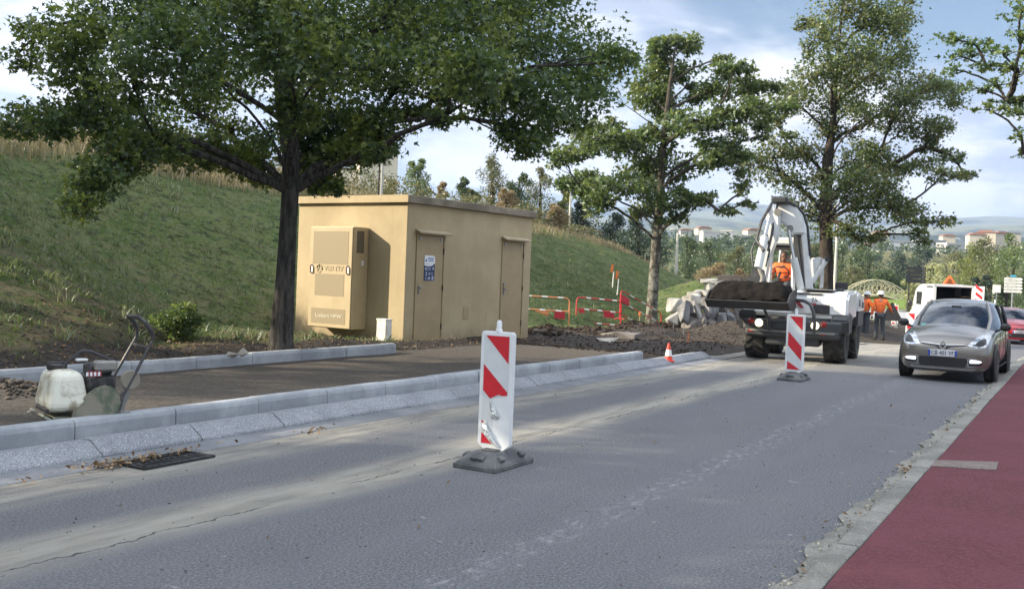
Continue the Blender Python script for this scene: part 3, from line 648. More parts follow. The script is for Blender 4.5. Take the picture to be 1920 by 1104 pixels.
trunk1 = [Vector((b1[0], b1[1], b1[2]-.15)), atY(527, 640, Y1), atY(534, 540, Y1), atY(540, 430, Y1), atY(545, 350, Y1), atY(545, 280, Y1), atY(535, 215, Y1), atY(531, 150, Y1), atY(540, 60, Y1), atY(560, -60, Y1), atY(580, -220, Y1), atY(590, -400, Y1)]
B1 = [(30, 105, 50, 24, 0, .7), (80, 62, 50, 34, 0, .8), (140, 60, 80, 60), (250, 35, 110, 70), (150, 130, 90, 60), (70, 215, 60, 34), (170, 215, 95, 45), (250, 150, 100, 60), (330, 90, 110, 80), (350, 200, 80, 50),
      (235, 290, 60, 50, -1.6, 1.5), (185, 335, 52, 50, -2, 1.4), (145, 385, 34, 36, -2.2, 1.1), (215, 250, 60, 40, -.5, 1.3), (290, 260, 60, 40), (400, 285, 80, 36, .5, 1.6), (470, 300, 60, 44, 1, 1.6), (430, 240, 60, 30, 1, .5), (350, 290, 60, 36, 1, 1.2), (30, 240, 40, 26, 0, 1.), (110, 230, 70, 34, -1, 1.2), (500, 330, 40, 24, 1.5, 1.), (578, 270, 44, 54, .8, 2.), (560, 215, 50, 40, -1, 1.5), (450, 60, 100, 80), (420, 150, 80, 50),
      (560, 50, 120, 90), (600, 170, 90, 70), (640, 255, 70, 50, 1.2, 2.2), (590, 315, 50, 36, 1.0, 2.2), (650, 290, 60, 34, .4, 2.), (610, 345, 34, 20, .6, 1.5), (700, 240, 60, 44, 0, 1.8), (705, 285, 50, 20, -.5, 1.6), (700, 60, 130, 100), (760, 140, 120, 75), (860, 80, 130, 100), (900, 170, 100, 50), (990, 60, 100, 90),
      (1000, 180, 90, 60, 0, 1.3), (990, 262, 50, 40, 0, 1.6), (950, 235, 40, 36), (1060, 110, 90, 80), (1110, 170, 66, 50), (1155, 115, 44, 42), (1060, 230, 60, 30), (770, 212, 60, 22), (835, 218, 40, 20), (500, 250, 40, 36, -1.2, .5),
      (620, 350, 40, 18, 1.6, .5), (470, 10, 100, 60), (350, 20, 90, 60), (930, 10, 110, 60), (800, 10, 110, 70), (640, 110, 110, 70, -2), (860, 130, 100, 60, -2.5), (520, 110, 90, 60, -2.5), (740, 40, 100, 60, 3), (560, 10, 100, 60, 3)]
B1 += [(x, y, 150, 90) for x, y in ((250, -70), (450, -110), (650, -120), (850, -110), (1010, -60), (350, -230), (560, -260), (760, -250), (930, -200), (480, -390), (680, -400))]
crown_tree('oak_tree', 'large dark spreading oak with a straight trunk standing left of the ochre building', 'tree', b1, trunk1, [.25, .185, .145, .13, .128, .130, .135, .14, .11, .09, .06, .03],
           pxblobs(B1, Y1, .9, 2.6), 100000, .10, BARK, LM1, twigs=15, attach=.5, spread=.45, amin=.30, fill=.5)
Y2 = 37.
p = at(1222, 603, 0); b2 = (p.x, Y2, float(gz(p.x, Y2)))
trunk2 = [Vector((b2[0], b2[1], b2[2]-.2)), atY(1222, 585, Y2), atY(1227, 500, Y2), atY(1232, 430, Y2), atY(1238, 370, Y2), atY(1241, 300, Y2), atY(1248, 230, Y2), atY(1256, 160, Y2), atY(1266, 90, Y2)]
B2 = [(1270, 82, 36, 22), (1300, 78, 18, 16), (1265, 130, 62, 24), (1230, 110, 26, 18), (1220, 185, 40, 28), (1250, 205, 40, 22), (1375, 125, 40, 14), (1350, 112, 14, 10), (1400, 165, 55, 20), (1345, 165, 44, 20), (1310, 180, 26, 14), (1300, 225, 60, 26), (1420, 205, 44, 24), (1380, 215, 46, 20),
      (1240, 250, 44, 26), (1120, 245, 46, 20), (1085, 280, 44, 22), (1060, 300, 30, 14), (1180, 275, 56, 26), (1145, 270, 30, 16), (1250, 310, 80, 28), (1345, 272, 44, 24), (1390, 292, 26, 10), (1330, 300, 30, 18), (1100, 345, 46, 26), (1120, 380, 30, 26), (1180, 350, 60, 26), (1200, 320, 50, 20),
      (1262, 378, 64, 22), (1310, 372, 36, 12), (1392, 325, 20, 12, -1, .5), (1395, 350, 16, 14, -1, .5), (1375, 300, 20, 10), (1215, 385, 30, 18), (1430, 240, 24, 12), (1235, 160, 30, 14), (1365, 395, 20, 10, -1, .6), (1400, 380, 16, 8, -1, .5)]
crown_tree('oak_tree', 'medium oak with a pale lichen patched trunk standing by the red and white barriers', 'tree', b2, trunk2, [.29, .21, .185, .175, .155, .13, .10, .07, .03],
           pxblobs(B2, Y2, .9, 1.8, 5, 1), 23000, .205, BARK2, LM2, twigs=10, attach=.35, spread=.52, fill=.45,
           bare=[(atY(1241, 250, Y2), atY(1125, 172, Y2)), (atY(1235, 290, Y2), atY(1075, 285, Y2)), (atY(1300, 250, Y2), atY(1365, 180, Y2)), (atY(1260, 320, Y2), atY(1420, 316, Y2))])
Y3 = 41.
p3 = atY(1549, 600, Y3); b3 = (p3.x, Y3, float(gz(p3.x, Y3)))
trunk3 = [Vector((b3[0], b3[1], b3[2]-.2)), atY(1549, 560, Y3), atY(1549, 460, Y3), atY(1548, 380, Y3), atY(1552, 300, Y3), atY(1557, 265, Y3), atY(1563, 220, Y3), atY(1566, 150, Y3), atY(1575, 60, Y3), atY(1585, -40, Y3)]
B3 = [(1600, 10, 70, 40), (1660, 40, 46, 50), (1540, 60, 34, 34), (1690, 35, 24, 34), (1585, 100, 60, 40), (1650, 130, 56, 50), (1520, 40, 26, 14), (1525, 145, 50, 34), (1490, 190, 46, 30), (1560, 200, 50, 36), (1630, 215, 60, 22), (1600, 150, 44, 30), (1690, 100, 26, 30), (1740, 165, 56, 30), (1790, 180, 28, 26), (1700, 185, 50, 26),
      (1700, 235, 64, 26), (1760, 235, 34, 20), (1450, 280, 66, 22), (1415, 300, 36, 16), (1510, 290, 46, 32), (1600, 300, 50, 26), (1600, 350, 64, 40, -2.2, 1.3), (1660, 320, 60, 30), (1720, 310, 60, 20), (1770, 322, 46, 12), (1815, 328, 18, 7), (1490, 345, 46, 28), (1440, 330, 36, 20, 0, .6), (1500, 400, 34, 30, 0, .7), (1640, 390, 66, 32, -2),
      (1700, 395, 60, 26), (1760, 415, 44, 12), (1720, 440, 24, 16), (1590, 430, 44, 26, -1, .8), (1540, 410, 26, 40, 1, .7), (1650, 280, 40, 20), (1580, 250, 34, 20, 0, .5), (1735, 275, 24, 14), (1780, 290, 30, 12), (1460, 225, 20, 12), (1645, 440, 34, 14, -1, .6)]
B3 += [(1600, -60, 60, 40), (1560, -110, 40, 40)]
crown_tree('oak_tree', 'tall airy oak with leaves turning brown rising behind the white digger', 'tree', b3, trunk3, [.40, .30, .27, .25, .22, .17, .13, .10, .06, .02],
           pxblobs(B3, Y3, .9, 2.2, 9, 1), 38000, .17, BARK3, LM3, twigs=11, attach=.7, spread=.58, fill=.45)
# tree whose branches enter from the right edge
Y4 = 17.
b4v = Vector((14.6, 17.5, 0)); trunk4 = [b4v-Vector((0, 0, .2)), b4v+Vector((0, 0, 1.5)), b4v+Vector((-.1, 0, 3)), b4v+Vector((0, 0, 4.6)), b4v+Vector((.1, 0, 6.5)), b4v+Vector((0, 0, 8.5))]
B4 = [(1785, 75, 36, 10), (1830, 85, 40, 12), (1880, 100, 40, 12), (1800, 105, 40, 10), (1850, 125, 44, 10), (1905, 130, 30, 10), (1870, 160, 44, 9), (1830, 165, 34, 8), (1890, 190, 40, 9), (1850, 205, 36, 7), (1905, 215, 30, 9), (1912, 60, 20, 20), (1916, 20, 12, 18), (1915, 255, 14, 9), (1918, 290, 10, 8), (1790, 130, 24, 7),
      (1960, 100, 60, 40), (2000, 0, 100, 60), (2080, 160, 90, 60), (2000, 220, 60, 40), (2150, -100, 120, 90), (2250, 60, 120, 90), (2300, 220, 100, 70), (2400, -80, 120, 90)]
crown_tree('ash_tree', 'tree at the right edge whose thin dark branches reach into the sky from the right', 'tree', tuple(b4v), trunk4, [.24, .19, .17, .15, .1, .05],
           pxblobs(B4, Y4, .9, .8, 4), 9500, .10, BARK, LM1, twigs=14, attach=.25, spread=.5, droop=.05)
# neighbours of the row, towards the camera on the left: they shade the road
def row_tree(u, v, label, h, rad, n, seed):
    rd = random.Random(seed); w = W(u, v); z = float(gz(w.x, w.y)); B = Vector((w.x, w.y, z))
    tp = [B-Vector((0, 0, .2)), B+Vector((0, 0, h*.2)), B+Vector((.1, 0, h*.45)), B+Vector((0, .1, h*.7)), B+Vector((0, 0, h*.93))]
    bl = []
    for k in range(24):
        a = rd.uniform(0, 2*math.pi); zf = rd.uniform(.33, .97); r_ = rad*(1-abs(zf-.55)*1.4)*rd.uniform(.35, 1)
        bl.append((B+Vector((math.cos(a)*r_, math.sin(a)*r_, zf*h)), (1.7, 1.7, 1.1), 1.))
    crown_tree('oak_tree', label, 'tree', tuple(B), tp, [.3, .22, .18, .13, .04], bl, n*3, .22, BARK, LM1, twigs=5, attach=.5, spread=.5)
row_tree(1.0, 12.6, 'oak out of view on the left at the near end of the bank', 11, 4.4, 9000, 1)
row_tree(-8.5, 12.4, 'oak behind the viewpoint on the grass bank', 11, 4.6, 7000, 2)
row_tree(4.0, 18.2, 'oak added out of view on the left bank to block sun on the road', 11, 4.4, 8000, 8)  # unseen, added to block sun streaks on the road
row_tree(-3.5, 21, 'oak high on the grass bank out of view to the left', 10, 5, 7000, 3)
row_tree(-16, 16, 'farthest oak behind the viewpoint on the bank', 11, 5, 6000, 6)

# ================================================================ GRASS
def blades(name, X, Y_, h, mat, lean=.5, wid=.012, zoff=0., kind='stuff'):
    n = len(X); Z = gz(X, Y_)+zoff; P = np.stack([X, Y_, Z-.01], -1); a = rng.uniform(0, 2*np.pi, n)
    side = np.stack([np.cos(a), np.sin(a), 0*a], -1)*wid*(h/np.mean(h))[:, None]
    tipd = rng.normal(size=(n, 3))*lean; tipd[:, 2] = 1; tip = P+tipd*h[:, None]
    mid = P+tipd*np.array([.35, .35, .55])*h[:, None]
    V = np.stack([P-side, P+side, mid+side*.7, mid-side*.7, tip], 1).reshape(-1, 3)
    b_ = (np.arange(n)*5)[:, None]; F = np.concatenate([b_+np.array([[0, 1, 2]]), b_+np.array([[0, 2, 3]]), b_+np.array([[3, 2, 4]])])
    o = fast_mesh(name, V, F, mat, rnd=np.repeat(rng.uniform(0, 1, n), 5)); return tag(o, kind=kind)
GR = leafmat('grass_blade', (.072, .115, .034), (.120, .165, .054), .3, (.24, .21, .11), .5)
DRY = leafmat('dry_grass_blade', (.24, .18, .10), (.42, .34, .20), .25, (.14, .11, .05), .6)
def scatter(n, u0, u1, v0, v1, power=1.):
    u = u0+(u1-u0)*rng.uniform(0, 1, n)**power; v = rng.uniform(v0, v1, n); return u*SP-v*CP, u*CP+v*SP, u, v
X, Y_, u, v = scatter(150000, 2, 52, 10.6, 24, 1.4)
keep = (vnoise(X, Y_, 1.1, 3)+.5*vnoise(X, Y_, 3.3, 6) > .55+.35*((v < 14) & (u < 19))*1.) & ~((u > 15.3) & (u < 20.6) & (v < 15.2)) & ~((u > 18) & (v < 13.9)) & ((X-11)**2/30+(Y_-44)**2/50 > 1)
X, Y_ = X[keep], Y_[keep]
tag(blades('grass', X, Y_, rng.uniform(.03, .085, len(X)), GR, .9, .009), 'short green grass covering the bank')
tu = rng.uniform(0, 1, (1500, 2)); tc_ = np.array([W(3+40*a**1.3, 10.9+12.5*b)[:2] for a, b in tu]); k = ~((UV(tc_[:, 0], tc_[:, 1])[0] > 15) & (UV(tc_[:, 0], tc_[:, 1])[1] < 15)); tc_ = tc_[k]
XY = np.repeat(tc_, 13, 0)+rng.normal(size=(len(tc_)*13, 2))*.07
TUF = leafmat('tuft_blade', (.085, .12, .055), (.16, .19, .09), .3, (.30, .28, .18), .5)
tag(blades('grass_tufts', XY[:, 0], XY[:, 1], np.repeat(rng.uniform(.08, .22, len(tc_)), 13)*rng.uniform(.6, 1, len(XY)), TUF, .5, .010), 'paler taller tufts of grass and weeds dotted over the bank')
X, Y_, u, v = scatter(42000, -3, 60, 22.0, 27.5, 1.0)
dens = vnoise(X, Y_, .45, 2); keep = dens+.18*rng.uniform(-1, 1, len(X)) > .36; X, Y_ = X[keep], Y_[keep]
tag(blades('dry_grass', X, Y_, rng.uniform(.3, .9, len(X))*(.5+.5*vnoise(X, Y_, .3, 7))*(1-.45*sm(UV(X, Y_)[0], 24, 34)), DRY, .28, .011), 'tall dry straw coloured grass along the crest of the bank')
PD = leafmat('pale_debris', (.24, .22, .16), (.42, .39, .28), .1)
ee = rng.uniform(0, 1, 900); tag(leaves('kerb_debris', np.array([(*W(2+22*a*a, 1.25+random.gauss(0, .05))[:2], .03) for a in ee]), .026, PD, simple=True, droop=0, flat=3), 'pale straw and twigs lying along the old kerb', kind='stuff')
# rough undergrowth along the crest
X, Y_, u, v = scatter(60000, 20, 66, 24.5, 30); k = vnoise(X, Y_, .25, 12)+.3*vnoise(X, Y_, 1, 2) > .5; X, Y_, u = X[k], Y_[k], u[k]
P = np.stack([X, Y_, gz(X, Y_)+rng.uniform(0, 1, len(X))*(.5+1.5*vnoise(X, Y_, .3, 5))], -1)
tag(leaves('undergrowth', P, .12, leafmat('undergrowth_leaf', (.07, .075, .035), (.15, .14, .06), .25, (.26, .19, .10), .7), simple=True), 'brownish green undergrowth behind the crest of the bank', kind='stuff')
# dead leaves and clods of litter at the foot of the bank and around the drain
LIT = leafmat('dead_leaf', (.10, .05, .022), (.24, .14, .06), .1, (.38, .30, .2), .5)
X, Y_, u, v = scatter(5200, 3, 20, 10.05, 12.6)
k = ~((u > 15) & (v > 11.0)); X, Y_ = X[k], Y_[k]
P = np.stack([X, Y_, gz(X, Y_)+.02], -1)
pd = at(275, 868, 0); q1 = rng.normal(size=(170, 2))*np.array([.17, .05]); q2 = rng.normal(size=(90, 2))*np.array([.26, .035])
def loc_uv(c, q): u0, v0 = UV(c.x, c.y); return [(*W(u0+a, v0+b)[:2], .02+random.uniform(0, .03)) for a, b in q]
P = np.concatenate([P, loc_uv(at(215, 875, 0), q1), loc_uv(at(320, 856, 0), q2), loc_uv(at(590, 812, 0), q2[:26]*.5), loc_uv(at(40, 910, 0), q2[:12]*.6), loc_uv(at(1700, 880, 0.03), q1[:26]*.5)])
sc_ = rng.uniform(0, 1, (90, 2)); rp = np.array([(*W(2+24*a, -1.5+7.5*b)[:2], .012) for a, b in sc_]); P = np.concatenate([P, rp])
ee = rng.uniform(0, 1, 120); P = np.concatenate([P, np.array([(*W(2+20*a*a, 1.25+random.gauss(0, .06))[:2], .035) for a in ee])])
tag(leaves('leaf_litter', P, .042, LIT, simple=True, droop=0, flat=2.5), 'brown fallen leaves scattered along the kerbs and the foot of the bank', kind='stuff')
# ================================================================ SITE EQUIPMENT
sub = lambda name, mb, mat, par, **k: mb.build(name, mat, par, **k)
WPL = M('bollard_white', (.72, .74, .74), .45, var=.03, c2=(.5, .5, .47), mixs=(4, .6, .8, .5))
WRF = M('reflective_white', (.60, .63, .64), .35, var=.04, scale=12, c2=(.48, .49, .48), mixs=(5, .55, .8, .5))
RRF = M('reflective_red', (.55, .018, .03), .35, var=.05, scale=10)
RUB = M('recycled_rubber', (.085, .09, .095), .85, c2=(.17, .17, .165), mixs=(4, .4, .7), bump=.4)
def stamp(par, name, polys, mat, y=-.024, th=.003):
    for p_ in polys: mb = MB(); mb.prism(p_, th, Matrix.Translation((0, y, 0))); o = mb.build(name, mat, par)
    return o
def bollard(loc, label, torn=False, s=1., rz=R(-27)):
    root = thing('delineator_post', label, 'traffic panel', loc, rz, 'striped traffic panels along the works')
    mb = MB(); mb.prism([(-.02, .07), (.02, .07), (.15, .165), (.15, 1.07), (.135, 1.085), (-.135, 1.085), (-.15, 1.07), (-.15, .165)], .05, ch=.008)
    pn = mb.build('panel', WPL, root)
    stamp(pn, 'white_foil', [[(-.118, .17), (.118, .17), (.118, 1.055), (-.118, 1.055)]] if not torn else [[(-.118, .17), (-.02, .17), (-.02, .52), (-.045, .545), (.03, .56), (.118, .575), (.118, 1.055), (-.118, 1.055)]], WRF, -.0265)
    if torn:
        reds = [[(-.10, 1.05), (.112, 1.05), (.112, .83)], [(-.112, .815), (.112, .60), (.108, .575), (.07, .57), (.03, .578), (0, .562), (-.045, .54), (-.112, .605)], [(-.114, .365), (-.114, .335), (-.095, .345)], [(-.112, .175), (-.112, .26), (0, .175)]]
    else:
        reds = [[(-.10, 1.05), (.112, 1.05), (.112, .82)], [(-.112, .80), (.112, .555), (.112, .325), (-.112, .57)], [(-.112, .31), (.10, .085+.09), (-.112, .175)]]
    stamp(pn, 'red_stripe', reds, RRF, -.029)
    if torn:
        fm = M('crumpled_foil', (.62, .64, .62), .3, var=.3, scale=25, metal=.25)
        for pp in ([(-.045, .55), (-.02, .50), (.02, .45), (.045, .40), (.03, .375), (-.01, .38), (-.035, .39), (-.045, .45)], [(-.11, .33), (-.07, .36), (-.055, .31), (-.03, .27), (.0, .22), (.06, .145), (.03, .15), (-.03, .19), (-.09, .25), (-.10, .28)]):
            m_ = MB(); c0 = Vector((sum(a for a, b in pp)/len(pp), 0, sum(b for a, b in pp)/len(pp))); vs = []
            for ring, f in ((0, 1.), (1, .6), (2, .28)):
                for k, (a, b) in enumerate(pp):
                    vs.append((c0.x+(a-c0.x)*f, -.030-(.004 if ring == 0 else .012+.022*((k*7+ring*3) % 5)/4), c0.z+(b-c0.z)*f))
            n = len(pp); fs = [(r*n+k, r*n+(k+1) % n, (r+1)*n+(k+1) % n, (r+1)*n+k) for r in (0, 1) for k in range(n)]+[tuple(range(2*n, 3*n))]
            m_.add(vs, fs); m_.build('peeling_foil', fm, pn)
    mb = MB(); mb.lathe([(.028, 1.08), (.028, 1.10), (.022, 1.105), (.022, 1.155), (.015, 1.175), (0, 1.178)], n=12); mb.build('peg', WPL, root)
    # rubber foot, long side along the road, sloped flanks with pockets
    T = Matrix.Rotation(R(60)-rz, 4, 'Z'); mb = MB(T); mb.box((0, 0, .02), (.62, .40, .04), ch=.006)
    mb.box((0, 0, .082), (.60, .385, .085), taper=(.66, .55), ch=.006)
    for sx_ in (-1, 1):
        for sy in (-1, 1): mb.box((sx_*.16, sy*.150, .075), (.07, .05, .07), rot=Matrix.Rotation(sy*R(-38), 4, 'X'), ch=.006)
        mb.box((sx_*.245, 0, .08), (.05, .12, .065), rot=Matrix.Rotation(sx_*R(35), 4, 'Y'), ch=.006)
    mb.box((0, 0, .128), (.2, .13, .02), ch=.004); mb.build('foot', RUB, root)
    root.scale = (s, s, s); return root
bollard(at(926, 871, .0), 'nearest red and white traffic panel with torn peeling foil on a rubber foot', True)
bollard(at(1488, 712, .0), 'intact red and white striped traffic panel standing in front of the digger')
p = atY(1677, 612, 47); bollard((p.x, p.y, float(gz(p.x, p.y))), 'small distant striped traffic panel beside the worker seen from behind', s=1.0)
p = atY(1706, 640, 33); bollard((p.x, p.y, float(gz(p.x, p.y))+.02), 'striped traffic panel mostly hidden behind the grey car', s=1.0)
# triangular sign seen from behind, next to the distant panel
p = atY(1671, 606, 46); root = thing('warning_sign', 'dark back of a triangular road sign standing behind the distant worker', 'sign', (p.x, p.y, float(gz(p.x, p.y))), R(-20))
mb = MB(); mb.prism([(-.5, .35), (.5, .35), (.04, 1.2), (-.04, 1.2)], .02); mb.build('plate', DKMET, root)
mb = MB(); mb.tube([(-.3, .05, 0), (-.1, .03, .7)], .02, 6); mb.tube([(.3, .05, 0), (.1, .03, .7)], .02, 6); mb.tube([(-.3, .05, .2), (.3, .05, .2)], .015, 6); mb.build('stand', STEEL, root)

# plate compactor
p = at(140, 792, .19); cr = thing('plate_compactor', 'dirty petrol plate compactor with a white water tank parked on the sand lane', 'compactor', (p.x, p.y+.05, .195), R(-141)); cr.scale = (.88,)*3
TANK = M('grimy_tank', (.66, .66, .56), .5, var=.06, c2=(.26, .21, .13), mixs=(6, .47, .66, .85), spec=.4)
BLK = M('engine_black', (.03, .03, .032), .5, c2=(.12, .11, .10), mixs=(12, .5, .7, .5)); GRN = M('dirty_green_guard', (.10, .125, .085), .6, c2=(.24, .22, .17), mixs=(6, .4, .62, .9)); GRY = M('dusty_grey_metal', (.22, .22, .21), .6, .2, c2=(.30, .27, .22), mixs=(6, .45, .7))
mb = MB(); mb.prism([(-.30, .0), (.24, .0), (.36, .09), (.35, .11), (.22, .025), (-.29, .025), (-.36, .08), (-.37, .065)], .46); mb.box((0, 0, .05), (.5, .36, .05), ch=.01); mb.build('base_plate', M('greenish_plate', (.30, .33, .27), .6, c2=(.2, .17, .12), mixs=(5, .45, .7)), cr)
mb = MB(); mb.box((.14, -.03, .31), (.38, .60, .37), taper=(.66, .84)); tk = mb.build('water_tank', TANK, cr, bevel=.08); tk.modifiers[0].segments = 4
mb = MB(); mb.lathe([(.085, 0), (.09, .01), (.09, .045), (.075, .055)], Matrix.Translation((.17, -.10, .485)), 16); mb.box((.17, -.10, .545), (.17, .035, .02), ch=.004); mb.build('cap', BLK, tk)
mb = MB(); mb.box((.312, 0, .135), (.03, .38, .035), ch=.006); mb.build('tank_strap', BLK, tk)
mb = MB(); mb.tube([(.34, -.12, .07), (.38, -.12, .12), (.38, .02, .12), (.34, .02, .07)], .012, 6); mb.build('lifting_handle', GRY, cr)
mb = MB(); mb.box((-.17, -.02, .33), (.26, .34, .22), ch=.03); mb.box((-.17, .0, .49), (.22, .22, .12), ch=.025); mb.lathe([(.10, 0), (.10, .05)], Matrix.Translation((-.17, -.19, .36)) @ Matrix.Rotation(R(90), 4, 'X'), 16); mb.box((-.17, 0, .17), (.24, .3, .1), ch=.01); en = mb.build('engine', BLK, cr)
mb = MB(); mb.box((-.20, .12, .53), (.20, .13, .10), ch=.02); mb.build('air_filter', GRY, en)
mb = MB(); mb.box((-.09, .172, .46), (.13, .012, .05)); lbp = mb.build('red_label', M('label_red', (.25, .03, .03), .5), en)
mb = MB(); [mb.box((-.13+.035*k, .180, .46), (.02, .004, .035)) for k in range(4)]; mb.build('label_print', PW, lbp)
mb = MB(); mb.box((-.02, 0, .58), (.10, .07, .02), ch=.004); mb.build('white_tag', PW, en)
mb = MB(); mb.prism([(.14, .05), (.12, .16), (.02, .27), (-.09, .35), (-.18, .36), (-.27, .30), (-.31, .20), (-.28, .10), (-.19, .04)], .07, Matrix.Translation((-.02, .235, 0)), ch=.02); mb.build('belt_guard', GRN, cr)
hb = MB(); y_ = .25
for s_ in (-1, 1):
    hb.tube([(-.30, s_*y_, .12), (-.33, s_*y_, .25), (-.45, s_*y_, .48), (-.60, s_*(y_-.02), .78)], .015, 8)
hb.tube([(-.565, -y_+.02, .70), (-.565, y_-.02, .70)], .014, 8); hf = hb.build('handle_frame', M('handle_dark', (.06, .06, .062), .45, .3, c2=(.16, .15, .13), mixs=(9, .5, .7)), cr)
mb = MB(); mb.tube([(-.60, -.23, .78), (-.605, -.235, .86), (-.56, -.22, .93), (-.50, -.20, .985), (-.50, .15, .985), (-.53, .22, .94), (-.59, .24, .85), (-.60, .23, .78)], .021, 8); mb.build('grip', BLK, hf)
mb = MB(); mb.tube([(.14, -.02, .50), (.10, -.02, .56), (-.02, .0, .66), (-.10, .02, .655), (-.26, .12, .58), (-.29, .14, .52)], .016, 8); mb.build('lifting_hoop', BLK, cr)
mb = MB(); mb.lathe([(.035, -.025), (.085, -.025), (.095, 0), (.085, .025), (.035, .025)], Matrix.Translation((-.40, .235, .40)) @ Matrix.Rotation(R(90), 4, 'X'), 18); mb.build('transport_wheel', M('pale_rubber', (.22, .20, .16), .7), hf)
mb = MB(); mb.box((-.335, .2, .17), (.07, .06, .26), rot=(0, R(-20), 0), ch=.008); mb.box((-.36, .21, .06), (.1, .06, .1), ch=.01); mb.build('bracket', GRY, hf)

# traffic cone behind the kerb
def cone(loc, label, s=1.):
    root = thing('traffic_cone', label, 'traffic cone', loc); root.scale = (s, s, s)
    OR = M('cone_orange', (.62, .06, .03), .5); mb = MB(); mb.box((0, 0, .012), (.2, .2, .024), ch=.004); mb.build('base', OR, root)
    mb = MB(); mb.lathe([(.075, .024), (.062, .10), (.040, .235), (.022, .33), (.012, .335)], n=16); bd = mb.build('body', OR, root)
    mb = MB(); mb.lathe([(.0655, .10), (.0455, .215)], n=16); mb.build('band', WPL, bd); return root
w = at(1253, 678, .06); cone((w.x, w.y, .07), 'small orange and white cone at the end of the new kerb')
# barriers
BR = M('barrier_red', (.50, .03, .035), .5, c2=(.3, .05, .04), mixs=(8, .55, .7)); BO = M('barrier_orange', (.62, .22, .09), .5); BW = M('barrier_white', (.68, .67, .64), .5)
def barrier(pa, pb, h, label, mat, panels):
    """pa, pb = feet; h = height; panels = [(x0,x1,z0,z1,mat,name)] as fractions"""
    pa, pb = Vector(pa), Vector(pb); L_ = (pb-pa).length; root = thing('crowd_barrier', label, 'barrier', pa, math.atan2((pb-pa).y, (pb-pa).x), 'metal crowd barriers beside the ochre building')
    sl = (pb.z-pa.z)/L_
    T = Matrix(((1, 0, 0, 0), (0, 1, 0, 0), (sl, 0, 1, 0), (0, 0, 0, 1))); r = .022
    mb = MB(T); c = .12
    mb.tube([(.06, 0, 0), (.06, 0, h-c), (.06+c*.3, 0, h-c*.3), (.06+c, 0, h), (L_-.06-c, 0, h), (L_-.06-c*.3, 0, h-c*.3), (L_-.06, 0, h-c), (L_-.06, 0, 0)], r, 8)
    for z in (h*.62, h*.2): mb.tube([(.06, 0, z), (L_-.06, 0, z)], r*.9, 8)
    for x in (.06, L_-.06): mb.tube([(x, -.22, .0), (x, 0, .06), (x, .22, .0)], r*.8, 6)
    fr = mb.build('frame', mat, root)
    n = 3
    for z in (h, h*.62, h*.2):
        for k in range(n):
            x = L_*(.2+.27*k)+.05*(z == h); mb = MB(T); mb.tube([(x, 0, z), (x+L_*.10, 0, z)], r*1.12, 8); mb.build('white_band', BW, fr)
    for x0, x1, z0, z1, mm, nm in panels:
        mb = MB(T); mb.box((L_*(x0+x1)/2, -.026, h*(z0+z1)/2), (L_*(x1-x0), .01, h*(z1-z0))); mb.build(nm, mm, root)
    return root
def gp(px, py, Y, dz=0): p = atY(px, py, Y); return Vector((p.x, p.y, float(gz(p.x, p.y))+dz))
def feet(px, py, Y): return atY(px, py, Y)
barrier(feet(1076, 614, 33), feet(1166, 622, 33.4), 1.03, 'red and white crowd barrier standing in the middle, nearest the pale oak trunk', BR, [(.60, .82, .42, .60, M('red_board', (.42, .02, .03), .5), 'red_board'), (.08, .2, .5, .6, BR, 'red_tab')])
ob = barrier(feet(958, 618, 31), feet(1069, 625, 31), 1.10, 'orange crowd barrier with a notice board half hidden by the building corner', BO, [(.72, .90, .40, .60, M('red_board_dark', (.40, .02, .03), .5), 'red_board'), (.40, .62, .22, .60, M('orange_board', (.62, .24, .09), .6), 'orange_board')])
mb = MB(); [mb.box((.98+.06*k, -.036, .52), (.035, .004, .03)) for k in range(5)]; mb.box((1.1, -.036, .46), (.03, .004, .02)); mb.build('board_print', M('brown_print', (.2, .06, .02), .6), [c for c in ob.children if c.name.startswith('orange_board')][0])
barrier(feet(1160, 598, 33.5), feet(1236, 640, 35.5), 1.0, 'leaning red barrier running downhill behind the pale oak trunk', BR, [(.02, .2, .62, .86, M('red_board_b', (.42, .02, .03), .5), 'red_board')])
# survey stakes and tapes
def stake(px, pyb, pyt, Y, label, mat, r=.02, headm=None, name='survey_stake', cat='stake'):
    a, b = atY(px, pyb, Y), atY(px, pyt, Y); root = thing(name, label, cat, a); mb = MB(); h = b.z-a.z
    mb.tube([(0, 0, -.1), (random.uniform(-.02, .02), 0, h)], [r, r*.8], 6); sk = mb.build('shaft', mat, root)
    if headm: mb = MB(); mb.box((0, 0, h-.06), (.07, .05, .13), ch=.01); mb.build('head', headm, root)
WD = M('stake_wood', (.30, .25, .17), .9); OF = M('fluorescent_orange', (.75, .20, .05), .6)
stake(1198, 632, 585, 31, 'thin wooden survey stake with an orange tip left of the oak trunk', WD, .02, OF)
stake(1262, 632, 596, 29.5, 'bare thin stake just in front of the leftmost boulders', STEEL, .012)
stake(1281, 640, 604, 29, 'bare thin stake in front of the boulders, right of the first', STEEL, .012)
stake(1289, 668, 624, 24, 'short orange painted stake beside the dark earth heap', OF, .018)
for i, (x, y0_, y1_, d) in enumerate(((1149, 524, 495, 37), (1158, 538, 507, 37))):
    a, b = atY(x, y0_, d), atY(x, y1_, d); root = thing('marker_tape', ('upper', 'lower')[i]+' of two orange and white marker flags hanging on the green bank', 'marker', a)
    h = b.z-a.z; mb = MB(); mb.box((-.04, 0, h*.72), (.09, .02, h*.5), rot=(0, R(8), 0)); mb.build('orange_flag', OF, root); mb = MB(); mb.tube([(0, 0, -.3), (.03, 0, h*.5)], .022, 6); mb.build('white_tail', BW, root)

